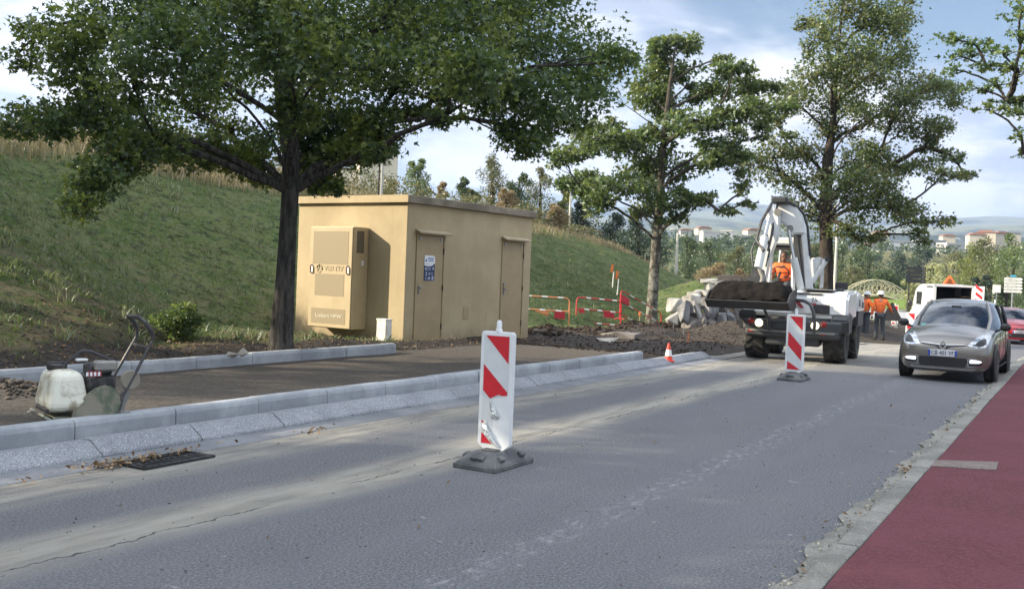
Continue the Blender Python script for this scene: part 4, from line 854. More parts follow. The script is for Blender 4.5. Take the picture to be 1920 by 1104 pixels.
# boulders of the new rock wall
RK = {'pale': concrete('pale_granite', (.20, .19, .17), (.42, .41, .38), speck=.2), 'grey': concrete('grey_granite', (.10, .10, .10), (.25, .25, .25), speck=.2), 'brown': concrete('brown_stained_granite', (.09, .075, .065), (.20, .18, .16), speck=.2)}
def boulder(px, py, rx, ry, Y, tone, label, tilt=0., rd=None):
    c = atY(px, py, Y); s = Y/FPX; a, b = rx*s, ry*s; dp = max(.35, (a+b)*.55)
    bm = bmesh.new()
    for k in range(17):
        q = Vector((rd.gauss(0, 1), rd.gauss(0, 1), rd.gauss(0, 1))).normalized()
        q = Vector([math.copysign(abs(t)**.62, t) for t in q])*rd.uniform(.86, 1.14)
        bm.verts.new((q.x*a*.95, q.y*dp, q.z*b*.95))
    bmesh.ops.convex_hull(bm, input=bm.verts[:]); bmesh.ops.delete(bm, geom=[v for v in bm.verts if not v.link_faces], context='VERTS')
    bmesh.ops.dissolve_limit(bm, angle_limit=R(14), verts=bm.verts[:], edges=bm.edges[:])
    bmesh.ops.bevel(bm, geom=bm.edges[:], offset=.018, segments=1, affect='EDGES')
    bmesh.ops.triangulate(bm, faces=bm.faces[:])
    me = bpy.data.meshes.new('boulder'); bm.to_mesh(me); bm.free(); me.materials.append(RK[tone])
    o = bpy.data.objects.new('boulder', me); col.objects.link(o); o.location = c; o.rotation_euler = (rd.uniform(-.2, .2), tilt, rd.uniform(-.3, .3))
    return tag(o, label, 'boulder', 'boulders stacked as a rock wall')
rdb = random.Random(4)
BL = [(1264, 572, 21, 16, 33, 'pale', 0), (1262, 598, 17, 20, 32.6, 'pale', 0), (1281, 588, 10, 27, 32.2, 'grey', .15), (1296, 564, 18, 12, 33, 'pale', .2), (1302, 582, 12, 18, 32.8, 'grey', -.1), (1292, 608, 18, 16, 32.2, 'brown', 0), (1310, 586, 7, 26, 32.4, 'pale', -.35), (1300, 556, 14, 10, 34.5, 'pale', 0),
      (1325, 577, 10, 25, 32.4, 'grey', -.5), (1314, 606, 11, 16, 32.2, 'brown', 0), (1337, 585, 13, 20, 33.2, 'grey', 0), (1331, 606, 16, 14, 32.6, 'brown', .2), (1312, 551, 14, 8, 35.5, 'pale', 0), (1335, 551, 18, 9, 35, 'pale', 0), (1335, 541, 16, 9, 37, 'pale', .3), (1330, 527, 18, 7, 39.5, 'pale', 0), (1352, 533, 14, 8, 39, 'grey', -.2), (1370, 536, 14, 7, 39, 'pale', 0),
      (1352, 570, 14, 22, 33.4, 'brown', 0), (1352, 600, 12, 16, 33, 'grey', 0), (1370, 594, 14, 17, 33.4, 'grey', 0), (1386, 590, 12, 18, 33.6, 'brown', 0), (1362, 562, 18, 14, 34.6, 'grey', 0), (1344, 618, 13, 9, 32.4, 'brown', 0), (1325, 618, 12, 9, 32, 'grey', 0), (1400, 596, 11, 16, 33.6, 'grey', 0), (1390, 560, 18, 14, 35, 'brown', 0)]
names = ['leftmost pale boulder with a flat top edge', 'upright pale slab boulder low on the left end', 'narrow upright grey boulder beside the pale left slab', 'pale wedge boulder on top near the left end', 'small grey boulder under the pale wedge', 'broad brown boulder at the foot of the left end', 'thin pale slab leaning to the right', 'pale boulder behind the top left wedge', 'long grey slab leaning diagonally in the middle', 'small brown upright boulder at the middle foot', 'grey angular boulder right of the leaning slab', 'wide brown boulder low in the middle', 'flat pale boulder in the second row back', 'flat pale boulder second from left, second row back', 'pale boulder of the upper back row', 'pale boulder farthest up the bank', 'grey boulder among the farthest ones', 'pale boulder at the far right of the upper row', 'tall brown boulder beside the bucket', 'grey boulder low beside the dark heap', 'grey boulder under the loader bucket', 'brown boulder under the loader bucket', 'grey boulder just left of the bucket edge', 'low brown stone half buried behind the heap', 'low grey stone at the foot behind the heap', 'rightmost grey boulder under the bucket', 'rightmost brown boulder behind the bucket']
for (a, b, c, d, Yb, t_, tl), nm in zip(BL, names): boulder(a, b, c, d, Yb, t_, nm+' in the rock wall', tl, rdb)
# loose slabs by the tree, paper scrap, stones by the trench
def chunk(px, py, z, sz, mat, label, name='stone', cat='stone', seed=1):
    rd = random.Random(seed); c = at(px, py, z); bm = bmesh.new()
    for k in range(12):
        q = Vector((rd.gauss(0, 1), rd.gauss(0, 1), rd.gauss(0, 1))).normalized(); bm.verts.new((q.x*sz[0], q.y*sz[1], q.z*sz[2]))
    bmesh.ops.convex_hull(bm, input=bm.verts[:]); bmesh.ops.delete(bm, geom=[v for v in bm.verts if not v.link_faces], context='VERTS')
    me = bpy.data.meshes.new(name); bm.to_mesh(me); bm.free(); me.materials.append(mat); o = bpy.data.objects.new(name, me); col.objects.link(o)
    o.location = c+Vector((0, 0, sz[2]*.4)); return tag(o, label, cat)
STN = concrete('pale_stone', (.30, .28, .24), (.46, .43, .37))
chunk(437, 667, .33, (.10, .08, .05), STN, 'left of two pale broken slabs lying behind the back kerb', seed=2); chunk(456, 664, .34, (.07, .06, .07), STN, 'right of two pale broken slabs lying behind the back kerb', seed=3)
chunk(805, 663, .1, (.14, .05, .02), PW, 'flat white scrap lying at the end of the back kerb', 'scrap', 'scrap', 5); chunk(1172, 634, .0, (.75, .4, .13), RK['brown'], 'flat buff slab of broken concrete at the trench edge below the barriers', 'concrete_slab', 'slab', 6)
chunk(1140, 640, .0, (.35, .2, .1), STN, 'small broken lump left of the flat buff slab', seed=7)
chunk(58, 776, .25, (.035, .03, .025), STN, 'small pale pebble on the earth left of the compactor', seed=8)
# clods and stones over the works, uncounted
def clods(name, pts, sizes, mat, label):
    V = []; F = []; ico = bmesh.new(); bmesh.ops.create_icosphere(ico, subdivisions=1, radius=1); iv = np.array([tuple(v.co) for v in ico.verts]); jf = np.array([[v.index for v in f.verts] for f in ico.faces]); ico.free()
    n = len(pts); jit = rng.uniform(.6, 1.25, (n, len(iv), 1)); sc3 = np.stack([rng.uniform(.7, 1.3, n), rng.uniform(.7, 1.3, n), rng.uniform(.45, .9, n)], -1)[:, None, :]
    V = pts[:, None, :]+iv[None]*jit*sc3*sizes[:, None, None]; F = (jf[None]+(np.arange(n)*len(iv))[:, None, None]).reshape(-1, 3)
    return tag(fast_mesh(name, V.reshape(-1, 3), F, mat), label, kind='stuff')
CLM = M('earth_clod', (.042, .031, .023), .95, var=.5, scale=1.5, spec=.1)
X, Y_, u, v = scatter(11000, 17, 44, 7.2, 13.6); k = ((u > 20.8) | (v < 10.8)) ; X, Y_, u, v = X[k], Y_[k], u[k], v[k]
sz = rng.uniform(.008, .032, len(X))*(1+1.3*((np.abs(v-11.7) < .7) & (u > 21)))
clods('earth_clods', np.stack([X, Y_, gz(X, Y_)+sz*.2], -1), sz, CLM, 'dark clods of dug earth over the trench and spoil heaps')
q = rng.normal(size=(220, 2))*.25; c_ = Vector((-4.95, 9.75, 0)); XY = np.array([c_.x, c_.y])+q; zq = gz(XY[:, 0], XY[:, 1]); s2 = rng.uniform(.01, .035, 220)
X, Y_, u, v = scatter(2600, 3, 18, 10.05, 12.3); k = ~((u > 15.2) & (v > 11.2)); X, Y_ = X[k], Y_[k]; sz = rng.uniform(.006, .028, len(X))
clods('soil_crumbs', np.concatenate([np.stack([X, Y_, gz(X, Y_)+sz*.2], -1), np.stack([XY[:, 0], XY[:, 1], zq+s2*.3], -1)]), np.concatenate([sz, s2]), M('soil_crumb', (.085, .07, .055), .95, var=.5, scale=3), 'brown soil crumbs behind the back kerb')
X, Y_, u, v = scatter(900, 2.5, 30, 1.2, 6.2, 1.5); sz = rng.uniform(.003, .010, len(X))
clods('road_grit', np.stack([X, Y_, rdrop(u)+sz*.3], -1), sz, M('grit', (.17, .165, .155), .9, var=.6, scale=3), 'small grit and stones lying on the asphalt')
# drain grate beside the gutter
g0 = at(312, 864, .0); root = thing('drain_grate', 'black iron drain grate ringed by dead leaves beside the gutter', 'drain grate', (g0.x, g0.y, .004), ROAD)
IR = M('cast_iron', (.035, .035, .037), .6, .4, c2=(.09, .085, .075), mixs=(9, .5, .7))
mb = MB(); 
for a in (-1, 1): mb.box((a*.33, 0, .008), (.03, .30, .016)); mb.box((0, a*.15, .008), (.69, .03, .016))
mb.build('frame', IR, root); mb = MB(); mb.box((0, 0, -.0), (.64, .28, .004)); mb.build('pit_shade_sheet', M('pit_shade', (.01, .01, .01), .9), root)  # flat black sheet paints the shade below the grate
mb = MB(); [mb.box((-.28+.056*k, 0, .010), (.022, .28, .010), rot=(0, 0, R(12))) for k in range(11)]; mb.box((0, 0, .011), (.64, .02, .012)); mb.build('grille', IR, root)

# bushes
def bush(name, label, cat, loc, rx, rz, n, ls, mat, group=None, simple=True, stem=True, lobes=9, seed=0, droop=0.):
    rd = random.Random(seed); root = thing(name, label, cat, loc, 0, group); LP = []
    mb = MB()
    for k in range(lobes):
        a = rd.uniform(0, 6.28); rr = rx*rd.uniform(.1, .75); zc = rz*rd.uniform(.35, 1.45); sh = max(.25, 1-.5*abs(zc/rz-.8)); c = np.array([math.cos(a)*rr*sh, math.sin(a)*rr*.8*sh, zc]); s_ = rx*rd.uniform(.25, .48)
        if stem: mb.tube(limb((0, 0, 0), tuple(c), .08, 4, .05), [rx*.03+.01, rx*.025, rx*.02, rx*.012, rx*.006], 5, cap=False)
        m_ = n//lobes; d = rng.normal(size=(m_, 3)); d /= np.linalg.norm(d, axis=1)[:, None]; d *= (rng.uniform(.25, 1., m_)**.5)[:, None]*np.array([s_, s_, s_*.75*min(1.3, rz/rx)]); d += rng.normal(size=(m_, 3))*s_*.10; LP.append(c+d)
    P = np.concatenate(LP); P[:, 2] = np.maximum(P[:, 2], .02)
    if stem: mb.build('stems' if 'tree' not in name else 'trunk', BARK3, root)
    leaves('foliage' if 'tree' not in name else 'crown', P, ls, mat, root, simple=simple, droop=droop); return root
p = hit(342, 640)
bush('shrub', 'low leafy shrub growing on the bank between the compactor and the oak trunk', 'shrub', (p.x, p.y, float(gz(p.x, p.y))-.02), .55, .34, 3600, .055, LM1, simple=False, seed=3, lobes=12)
# ================================================================ PEOPLE
SKIN = M('skin', (.32, .17, .11), .55, var=.04); SKIND = M('skin_tanned', (.16, .08, .05), .55, var=.04); HV = M('high_visibility_orange', (.85, .16, .03), .7, var=.12, scale=9, bump=.3, bscale=14); TRO = M('work_trousers', (.045, .05, .058), .8, bump=.4, bscale=18); HEL = M('helmet_white', (.75, .75, .73), .35); HAIR = M('dark_hair', (.02, .016, .014), .6); BOOT = M('boots', (.03, .026, .022), .7)
def skin(name, chains, mat, parent, sub=1, root=0):
    """chains = list of lists of (x,y,z,rx[,ry]); equal coordinates join"""
    vid = {}; vs = []; rad = []; es = []
    for ch in chains:
        pr = None
        for q in ch:
            k = tuple(round(t, 4) for t in q[:3])
            if k not in vid: vid[k] = len(vs); vs.append(q[:3]); rad.append((q[3], q[4] if len(q) > 4 else q[3]))
            i = vid[k]
            if pr is not None and pr != i: es.append((pr, i))
            pr = i
    me = bpy.data.meshes.new(name); me.from_pydata(vs, es, []); me.update(); o = bpy.data.objects.new(name, me); col.objects.link(o)
    md = o.modifiers.new('sk', 'SKIN'); md.use_smooth_shade = True
    for i, r in enumerate(rad): me.skin_vertices[0].data[i].radius = r
    me.skin_vertices[0].data[root].use_root = True
    md = o.modifiers.new('ss', 'SUBSURF'); md.levels = sub; md.render_levels = sub
    dg = bpy.context.evaluated_depsgraph_get(); dg.update(); m2 = bpy.data.meshes.new_from_object(o.evaluated_get(dg)); bpy.data.objects.remove(o)
    m2.materials.clear(); m2.materials.append(mat); m2.polygons.foreach_set('use_smooth', np.ones(len(m2.polygons), dtype=bool))
    o = bpy.data.objects.new(name, m2); col.objects.link(o); o.parent = parent; return o
def person(label, loc, rz, J, skinm=SKIN, helmet=True, s=1., group=None):
    """J: joints in metres. local +Y = the way the person faces"""
    root = thing('person', label, 'person', loc, rz, group); root.scale = (s, s, s)
    V = lambda n: Vector(J[n])
    pel, chest, neck, head = V('pelvis'), V('chest'), V('neck'), V('head')
    ch = [[(*pel, .13, .10), (*pel.lerp(chest, .5), .125, .09), (*chest, .15, .10), (*neck, .055), (*(neck.lerp(head, .35)), .05)]]
    tr = [[(*pel, .15, .115)]]; jk = [[(*pel, .165, .13), (*pel.lerp(chest, .5), .16, .125), (*chest, .18, .13), (*(chest.lerp(neck, .75)), .075)]]
    for sd in 'LR':
        sh, el, wr, hp, kn, an, toe = (V(n+sd) for n in ('sh', 'el', 'wr', 'hip', 'kn', 'an', 'toe'))
        ch.append([(*chest, .15, .10), (*sh, .06), (*el, .042), (*wr, .028)]); ch.append([(*pel, .13, .10), (*hp, .09), (*kn, .058), (*an, .04), (*toe, .035)])
        jk.append([(*chest, .18, .13), (*sh, .085), (*sh.lerp(el, .5), .07), (*el, .064), (*(el.lerp(wr, .92)), .048)])
        tr.append([(*pel, .15, .115), (*hp, .115), (*hp.lerp(kn, .5), .10), (*kn, .082), (*kn.lerp(an, .55), .07), (*an, .062)])
    body = skin('body', ch, skinm, root)
    skin('jacket', jk, HV, body); skin('trousers', tr, TRO, body)
    for sd in 'LR':
        an, toe = V('an'+sd), V('toe'+sd); mb = MB(); mb.tube([an+Vector((0, 0, .10)), an+Vector((0, 0, -.0)), an.lerp(toe, .4), toe], [.055, .058, .055, .04], 8); mb.build('boot', BOOT, body)
        el, wr = V('el'+sd), V('wr'+sd); d = (wr-el).normalized(); _, a, b = frame_from(d)
        fing = [[(*wr, .026, .02), (*(wr+d*.05), .038, .018), (*(wr+d*.09), .036, .016)]]
        for k in range(4):
            r0 = wr+d*.09+a*(.028-.019*k); L_ = (.07, .078, .072, .058)[k]; fing.append([(*(wr+d*.09), .036, .016), (*r0, .010), (*(r0+d*L_*.5+b*.006), .009), (*(r0+d*L_*.85+b*.026), .007)])
        fing.append([(*(wr+d*.05), .038, .018), (*(wr+d*.055+a*.036), .011), (*(wr+d*.10+a*.055+b*.012), .009)])
        skin('hand', fing, skinm, body)
    # head with a face: skull, jaw, nose, ears, eyes, mouth
    f = Vector((math.sin(J.get('turn', 0)), math.cos(J.get('turn', 0)), 0)); r_ = Vector((f.y, -f.x, 0))
    mb = MB(Matrix.Translation(head) @ Matrix(((r_.x, f.x, 0, 0), (r_.y, f.y, 0, 0), (0, 0, 1, 0), (0, 0, 0, 1))))
    mb.sphere((0, -.01, .03), .098, 14, (.82, 1, 1.08)); mb.sphere((0, .015, -.045), .07, 12, (.86, 1.05, 1.1)); mb.tube([(0, .085, .02), (0, .112, -.015), (0, .085, -.025)], [.010, .016, .010], 8)
    for e in (-1, 1): mb.sphere((e*.082, -.01, 0), .026, 8, (.4, .8, 1.2))
    hd = mb.build('head', skinm, body)
    mb = MB(mb.T); [mb.sphere((e*.032, .084, .018), .011, 8) for e in (-1, 1)]; mb.build('eyes', M('eye_dark', (.03, .02, .02), .3), hd)
    mb = MB(mb.T); mb.tube([(-.024, .082, -.05), (0, .090, -.052), (.024, .082, -.05)], .006, 6); mb.build('mouth', M('lips', (.25, .09, .07), .5), hd)
    mb = MB(mb.T); mb.sphere((0, -.022, .042), .104, 14, (.86, .96, 1.0)); mb.build('hair', HAIR, hd)
    if helmet:
        mb = MB(mb.T); mb.lathe([(.150, .045), (.132, .052), (.128, .09), (.112, .135), (.075, .165), (.0, .175)], Matrix.Diagonal((.92, 1.05, 1, 1)), 20); mb.tube([(0, -.12, .10), (0, -.06, .172), (0, .06, .172), (0, .12, .10)], .012, 6); mb.box((0, .14, .052), (.14, .08, .008), ch=.003); mb.build('helmet', HEL, body)
    return root
STAND = dict(pelvis=(0, 0, .95), chest=(0, .01, 1.30), neck=(0, .0, 1.47), head=(0, .03, 1.60), shL=(-.19, 0, 1.41), shR=(.19, 0, 1.41), elL=(-.26, -.03, 1.13), elR=(.27, 0, 1.14), wrL=(-.27, .06, .88), wrR=(.30, .16, .93),
             hipL=(-.09, 0, .90), hipR=(.09, 0, .90), knL=(-.11, .03, .50), knR=(.11, .02, .50), anL=(-.12, -.01, .09), anR=(.13, -.02, .09), toeL=(-.15, .15, .04), toeR=(.17, .13, .04))
p = atY(1648, 638, 35.2); a = dict(STAND); a['elR'] = (.33, .06, 1.17); a['wrR'] = (.42, .26, 1.02)
person('worker in orange jacket and white helmet standing with his back to us, arm out', (p.x, p.y, p.z), R(-12), a, s=1.0)
p = atY(1621, 633, 37.5); a = dict(STAND); a['turn'] = R(30); a['elR'] = (.24, .16, 1.14); a['wrR'] = (.16, .36, 1.02)
person('worker in orange jacket and white helmet half hidden behind the rear wheels', (p.x, p.y, p.z), R(-75), a)

# ================================================================ DIGGER
WHT = M('machine_white', (.66, .68, .68), .35, var=.05, coat=.3, c2=(.45, .42, .36), mixs=(3, .55, .75, .5)); DGY = M('machine_dark_grey', (.045, .048, .052), .5, c2=(.12, .11, .10), mixs=(4, .5, .75, .5)); TYR = M('tyre_rubber', (.028, .028, .028), .85, c2=(.10, .09, .075), mixs=(5, .4, .7, .8)); CHR = M('chrome_rod', (.6, .6, .6), .15, 1.); RUST = M('rusty_steel', (.22, .09, .05), .7)
LGT = M('headlight_lit', (.9, .85, .6), .2, emit=((1, .86, .5), 2.2)); TRL = M('red_lens', (.35, .02, .015), .2); SOIL = M('loaded_soil', (.012, .010, .0085), .95, var=.5, scale=6, bump=1., bscale=12, spec=.1)
ex = thing('wheeled_excavator', 'white wheeled digger with a bent boom and a bucket full of dark earth, driver aboard', 'digger', (6.02, 20.75, 0.), math.atan2(-.90, -.42))
EXI = (Matrix.Translation(ex.location) @ Matrix.Rotation(ex.rotation_euler.z, 4, 'Z')).inverted()
def pick(px, py, fx, inv=EXI):
    """photo point on the machine's plane x = fx, in machine coordinates"""
    o = inv @ Vector((0, 0, EYE)); d = inv.to_3x3() @ ray(px, py); t = (fx-o.x)/d.x; q = o+d*t; return Vector((fx, q.y, q.z))
def wheel(x, y, r, w, par, mat_rim, lugs=True, name='wheel'):
    T = Matrix.Translation((x, y, r)) @ Matrix.Rotation(R(90), 4, 'X'); mb = MB(T)
    mb.lathe([(r*.52, -w/2*.8), (r*.70, -w/2), (r*.92, -w/2), (r*.985, -w/2*.82), (r, 0), (r*.985, w/2*.82), (r*.92, w/2), (r*.70, w/2), (r*.52, w/2*.8)], n=28); 
    if lugs:
        for k in range(18):
            for s_ in (-1, 1):
                a = 2*math.pi*(k+.5*(s_ > 0))/18; m_ = Matrix.Rotation(a, 4, 'Z') @ Matrix.Translation((r*.995, 0, s_*w*.24)) @ Matrix.Rotation(s_*R(38), 4, 'X')
                mb.box((0, 0, 0), (.05, .045, w*.52), rot=m_)
    tr = None
    wh = MB(T); wh.lathe([(0, -w*.18), (r*.2, -w*.2), (r*.28, -w*.1), (r*.5, -w*.32), (r*.53, -w*.40), (r*.53, w*.40), (r*.5, w*.32), (r*.28, w*.1), (r*.2, w*.2), (0, w*.18)], n=24)
    for k in range(8): a = 2*math.pi*k/8; wh.tube([(r*.16*math.cos(a), r*.16*math.sin(a), -w*.24), (r*.16*math.cos(a), r*.16*math.sin(a), w*.24)], .012, 6)
    rim = wh.build(name, mat_rim, par); mb.build('tyre', TYR, rim); return rim
for x, y in ((0, .80), (0, -.80), (-1.75, .84), (-1.75, -.80)): wheel(x, y, .50, .42, ex, DGY)
mb = MB(); mb.box((-.9, 0, .62), (3.0, .9, .34), ch=.04); mb.tube([(0, -.75, .5), (0, .75, .5)], .10, 10); mb.tube([(-1.75, -.75, .5), (-1.75, .75, .5)], .10, 10); mb.box((.42, 0, .46), (.35, 1.1, .26), ch=.04); mb.build('chassis', DGY, ex)
# dark front bumper with lamps
mb = MB(); mb.box((.52, 0, .73), (.34, 2.0, .27), ch=.05); mb.box((.60, 0, .58), (.22, 1.9, .20), ch=.05); mb.box((.45, 0, .50), (.2, 1.0, .3), ch=.04); bp_ = mb.build('bumper', DGY, ex, bevel=.02)
mb = MB(); mb.prism([(.05, .60), (.58, .62), (.66, .88), (.56, 1.00), (.30, 1.06), (-.1, .98)], .34, Matrix.Translation((0, .93, 0)), ch=.03); mb.build('mudguard', DGY, ex)
mb = MB(); mb.prism([(.05, .60), (.58, .62), (.66, .90), (.60, 1.02), (.30, 1.04), (-.1, .98)], .34, Matrix.Translation((0, -.93, 0)), ch=.03); mb.build('mudguard', DGY, ex)
mb = MB(); mb.prism([(-2.3, .72), (-1.2, .72), (-1.2, 1.04), (-1.32, 1.12), (-2.2, 1.12), (-2.36, .98)], .46, Matrix.Translation((0, .86, 0)), ch=.03); mb.build('mudguard', DGY, ex)
for s_, yl in ((-1, -.66), (1, .46)):
    mb = MB(Matrix.Translation((.69, yl, .765)) @ Matrix.Rotation(R(90), 4, 'Y')); mb.lathe([(.075, -.01), (.08, .01), (.06, .025), (0, .03)], n=16); mb.build('headlight', LGT, bp_)
    mb = MB(Matrix.Translation((.69, yl+s_*.17, .80)) @ Matrix.Rotation(R(90), 4, 'Y')); mb.lathe([(.06, -.01), (.06, .01), (.04, .03), (0, .033)], n=14); mb.build('indicator', TRL, bp_)
    mb = MB(); mb.box((.715, yl+s_*.16, .60), (.02, .10, .05), ch=.004); mb.build('reflector', TRL, bp_)
mb = MB(); mb.box((.72, 0, .615), (.02, 1.7, .035)); mb.build('trim', GRY, bp_)
# white hood with number and side grille
hd_ = MB(); hd_.prism([(.50, .87), (.58, .96), (.54, 1.36), (.34, 1.46), (-1.0, 1.50), (-1.0, .90)], 1.10, Matrix.Translation((0, .52, 0)), ch=.05); hood = hd_.build('hood', WHT, ex)
mb = MB(); mb.box((.30, -.55, .97), (.5, 1.0, .12), ch=.03); mb.build('front_shelf', WHT, ex)
mb = MB(); mb.prism([(-1.02, 1.0), (-1.02, 1.46), (-1.3, 1.50), (-2.2, 1.42), (-2.45, 1.2), (-2.4, 1.0)], .95, Matrix.Translation((0, .62, 0)), ch=.06); eng = mb.build('engine_cover', WHT, ex)
mb = MB(); mb.prism([(-1.5, 1.16), (-1.25, 1.16), (-1.25, 1.32), (-1.38, 1.3)], .01, Matrix.Translation((0, 1.10, 0))); mb.prism([(-2.2, 1.12), (-1.8, 1.12), (-1.85, 1.26), (-2.15, 1.24)], .01, Matrix.Translation((0, 1.10, 0))); mb.build('air_vent', DGY, eng)
g1, g2 = pick(1522, 588, .60), pick(1556, 572, .60); mb = MB(); mb.prism([(g1.y, g1.z), (g2.y, g1.z), (g2.y, g2.z), (g1.y+.08, g2.z), (g1.y, g2.z-.05)], .03, Matrix.Translation((.592, 0, 0)) @ Matrix.Rotation(R(90), 4, 'Z'), ch=.006); mb.build('grille', BLK, hood); nb_ = pick(1527, 562, .60)
mb = MB(); mb.box((.0, .45, 1.487), (.9, .62, .012)); mb.box((.475, .30, 1.405), (.10, .5, .022)); mb.build('hood_seam', DGY, hood)
text('number', '25', .13, DKMET, hood, (nb_.x-.008, nb_.y, nb_.z), (R(84), 0, R(90)))
for k, (yy, zz_) in enumerate(((.12, 1.17), (.44, 1.16))):
    mb = MB(); mb.prism([(yy-.09, zz_+.06), (yy, zz_+.06), (yy+.10, zz_-.06), (yy+.02, zz_-.06)], .012, Matrix.Translation((.592, 0, 0)) @ Matrix.Rotation(R(90), 4, 'Z')); mb.build('red_chevron', M('chevron_red', (.35, .05, .06), .4), hood)
# tubular guard over the front
mb = MB(); mb.tube([(.80, .46, .62), (.82, .47, .8), (.86, .44, 1.05), (.80, .36, 1.20), (.72, .22, 1.26), (.70, -.3, 1.27)], .035, 8); mb.build('guard_bar', DGY, ex)
mb = MB(); mb.tube([(.80, -.42, .62), (.84, -.44, .85), (.84, -.52, 1.02), (.7, -.6, 1.1)], .03, 8); mb.build('guard_bar', DGY, ex)
# cab behind: frame, roof, seat
def q_(px, py, fx): return pick(px, py, fx)
cabf = MB(); fxc = -.75
A_, B_, C_, D_ = q_(1441, 552, fxc), q_(1487, 554, fxc), q_(1487, 460, fxc), q_(1448, 460, fxc)
dep = Vector((-1.15, 0, 0))
for a_, b_ in ((A_, D_), (B_, C_), (A_+dep, D_+dep), (B_+dep, C_+dep)): cabf.tube([a_, b_], .045, 6)
for a_, b_ in ((A_, A_+dep), (B_, B_+dep), (A_, B_), (A_+dep, B_+dep)): cabf.tube([a_, b_], .04, 6)
cab = cabf.build('cab_frame', WHT, ex)
mb = MB(); mb.box(((A_.x+dep.x/2), (C_.y+D_.y)/2, C_.z+.08), (1.35, abs(C_.y-D_.y)+.12, .17), ch=.04); mb.build('roof', WHT, cab)
mb = MB(); mb.box((fxc-.05, (C_.y+D_.y)/2, C_.z-.05), (.12, abs(C_.y-D_.y)-.05, .12)); mb.build('visor', DKMET, cab)
mb = MB(); mb.box((fxc-.75, (A_.y+B_.y)/2, 1.35), (1.2, abs(A_.y-B_.y), .25)); mb.box((fxc-.85, (A_.y+B_.y)/2-.02, 1.62), (.45, .45, .14), ch=.03); mb.box((fxc-1.06, (A_.y+B_.y)/2-.02, 1.95), (.12, .45, .6), ch=.04); mb.build('seat', DGY, cab)
sw = q_(1463, 511, -.92); mb = MB(Matrix.Translation(sw) @ Matrix.Rotation(R(-62), 4, 'Y'))
mb.tube([(.15*math.cos(t), .19*math.sin(t), 0) for t in np.linspace(0, 2*math.pi, 20)], .014, 6, cap=False); mb.tube([(0, -.18, 0), (0, .18, 0)], .01, 5); mb.tube([(0, 0, 0), (0, 0, -.45)], .03, 6); mb.build('steering_wheel', BLK, cab)
# boom: arched head and two legs, picked on the machine's planes
def plate(name, pts, fx, th, mat, par, ch=.02):
    P = [pick(x, y, fx) for x, y in pts]; mb = MB(); mb.prism([(q.y, q.z) for q in P], th, Matrix.Translation((fx, 0, 0)) @ Matrix.Rotation(R(90), 4, 'Z'), ch=ch); return mb.build(name, mat, par)
def rod(name, pts, r, mat, par, n=10):
    mb = MB(); mb.tube([pick(*q) for q in pts], r, n); return mb.build(name, mat, par)
boom = plate('boom', [(1452, 402), (1453, 391), (1461, 384), (1478, 382), (1492, 388), (1503, 401), (1509, 420), (1512, 440), (1486, 440), (1481, 428), (1470, 419), (1458, 421)], -.25, .40, WHT, ex, .03)
plate('boom_leg', [(1503, 436), (1513, 436), (1517, 485), (1524, 543), (1512, 543), (1508, 485)], -.22, .26, WHT, boom)
plate('boom_leg', [(1488, 436), (1504, 436), (1508, 485), (1514, 543), (1504, 543), (1499, 485), (1489, 482)], -.42, .12, DGY, boom, .01)
rod('boom_pin', [(1481, 428, .0), (1481, 428, -.5)], .07, GRY, boom, 14); rod('boom_pin', [(1458, 398, .38), (1458, 398, -.48)], .075, GRY, boom, 14)
plate('dipper', [(1452, 398), (1462, 402), (1462, 440), (1446, 480), (1436, 534), (1420, 540), (1420, 520), (1426, 480), (1438, 430), (1441, 410)], .25, .22, WHT, boom)
plate('boom_pin_cheek', [(1441, 392), (1456, 388), (1459, 410), (1450, 424), (1438, 412)], .15, .36, WHT, boom)
rod('cylinder', [(1434, 444, .55), (1421, 502, .75)], .085, WHT, boom, 14); rod('piston_rod', [(1441, 414, .45), (1434, 444, .55)], .04, CHR, boom)
rod('cylinder', [(1488, 484, .05), (1502, 542, -.1)], .08, WHT, boom, 14); rod('piston_rod', [(1479, 432, .05), (1488, 484, .05)], .035, CHR, boom)
rod('hose', [(1497, 440, -.05), (1500, 470, -.1), (1505, 510, -.1), (1508, 540, -.1)], .02, BLK, boom, 6)
rod('hose', [(1432, 470, .75), (1418, 450, .6), (1428, 415, .5), (1445, 385, .3), (1452, 372, .1), (1466, 370, 0), (1478, 378, -.1), (1492, 386, -.1)], .035, BLK, boom, 6)
rod('hose', [(1440, 470, .6), (1447, 440, .4), (1452, 405, .3), (1459, 380, .1), (1470, 374, 0), (1496, 388, -.1), (1507, 402, -.15), (1514, 425, -.15), (1519, 480, -.15)], .028, BLK, boom, 6)
rod('hose', [(1412, 500, .8), (1409, 470, .75), (1415, 455, .7), (1424, 462, .7)], .02, BLK, boom, 6); rod('hose', [(1436, 500, .5), (1443, 470, .5), (1438, 440, .5)], .02, BLK, boom, 6)
mb = MB(); c_ = pick(1463, 376, .05); mb.box(c_, (.30, .34, .16), ch=.04); mb.build('valve_block', BLK, boom)
plate('quick_coupler', [(1410, 505), (1432, 505), (1437, 535), (1428, 548), (1408, 545), (1404, 530)], .85, .16, DGY, boom); rod('linkage', [(1424, 505, .9), (1430, 520, .9), (1427, 538, .95)], .05, GRY, boom)
plate('coupler_plate', [(1404, 532), (1419, 530), (1421, 546), (1404, 548)], 1.15, .1, RUST, boom, .006)
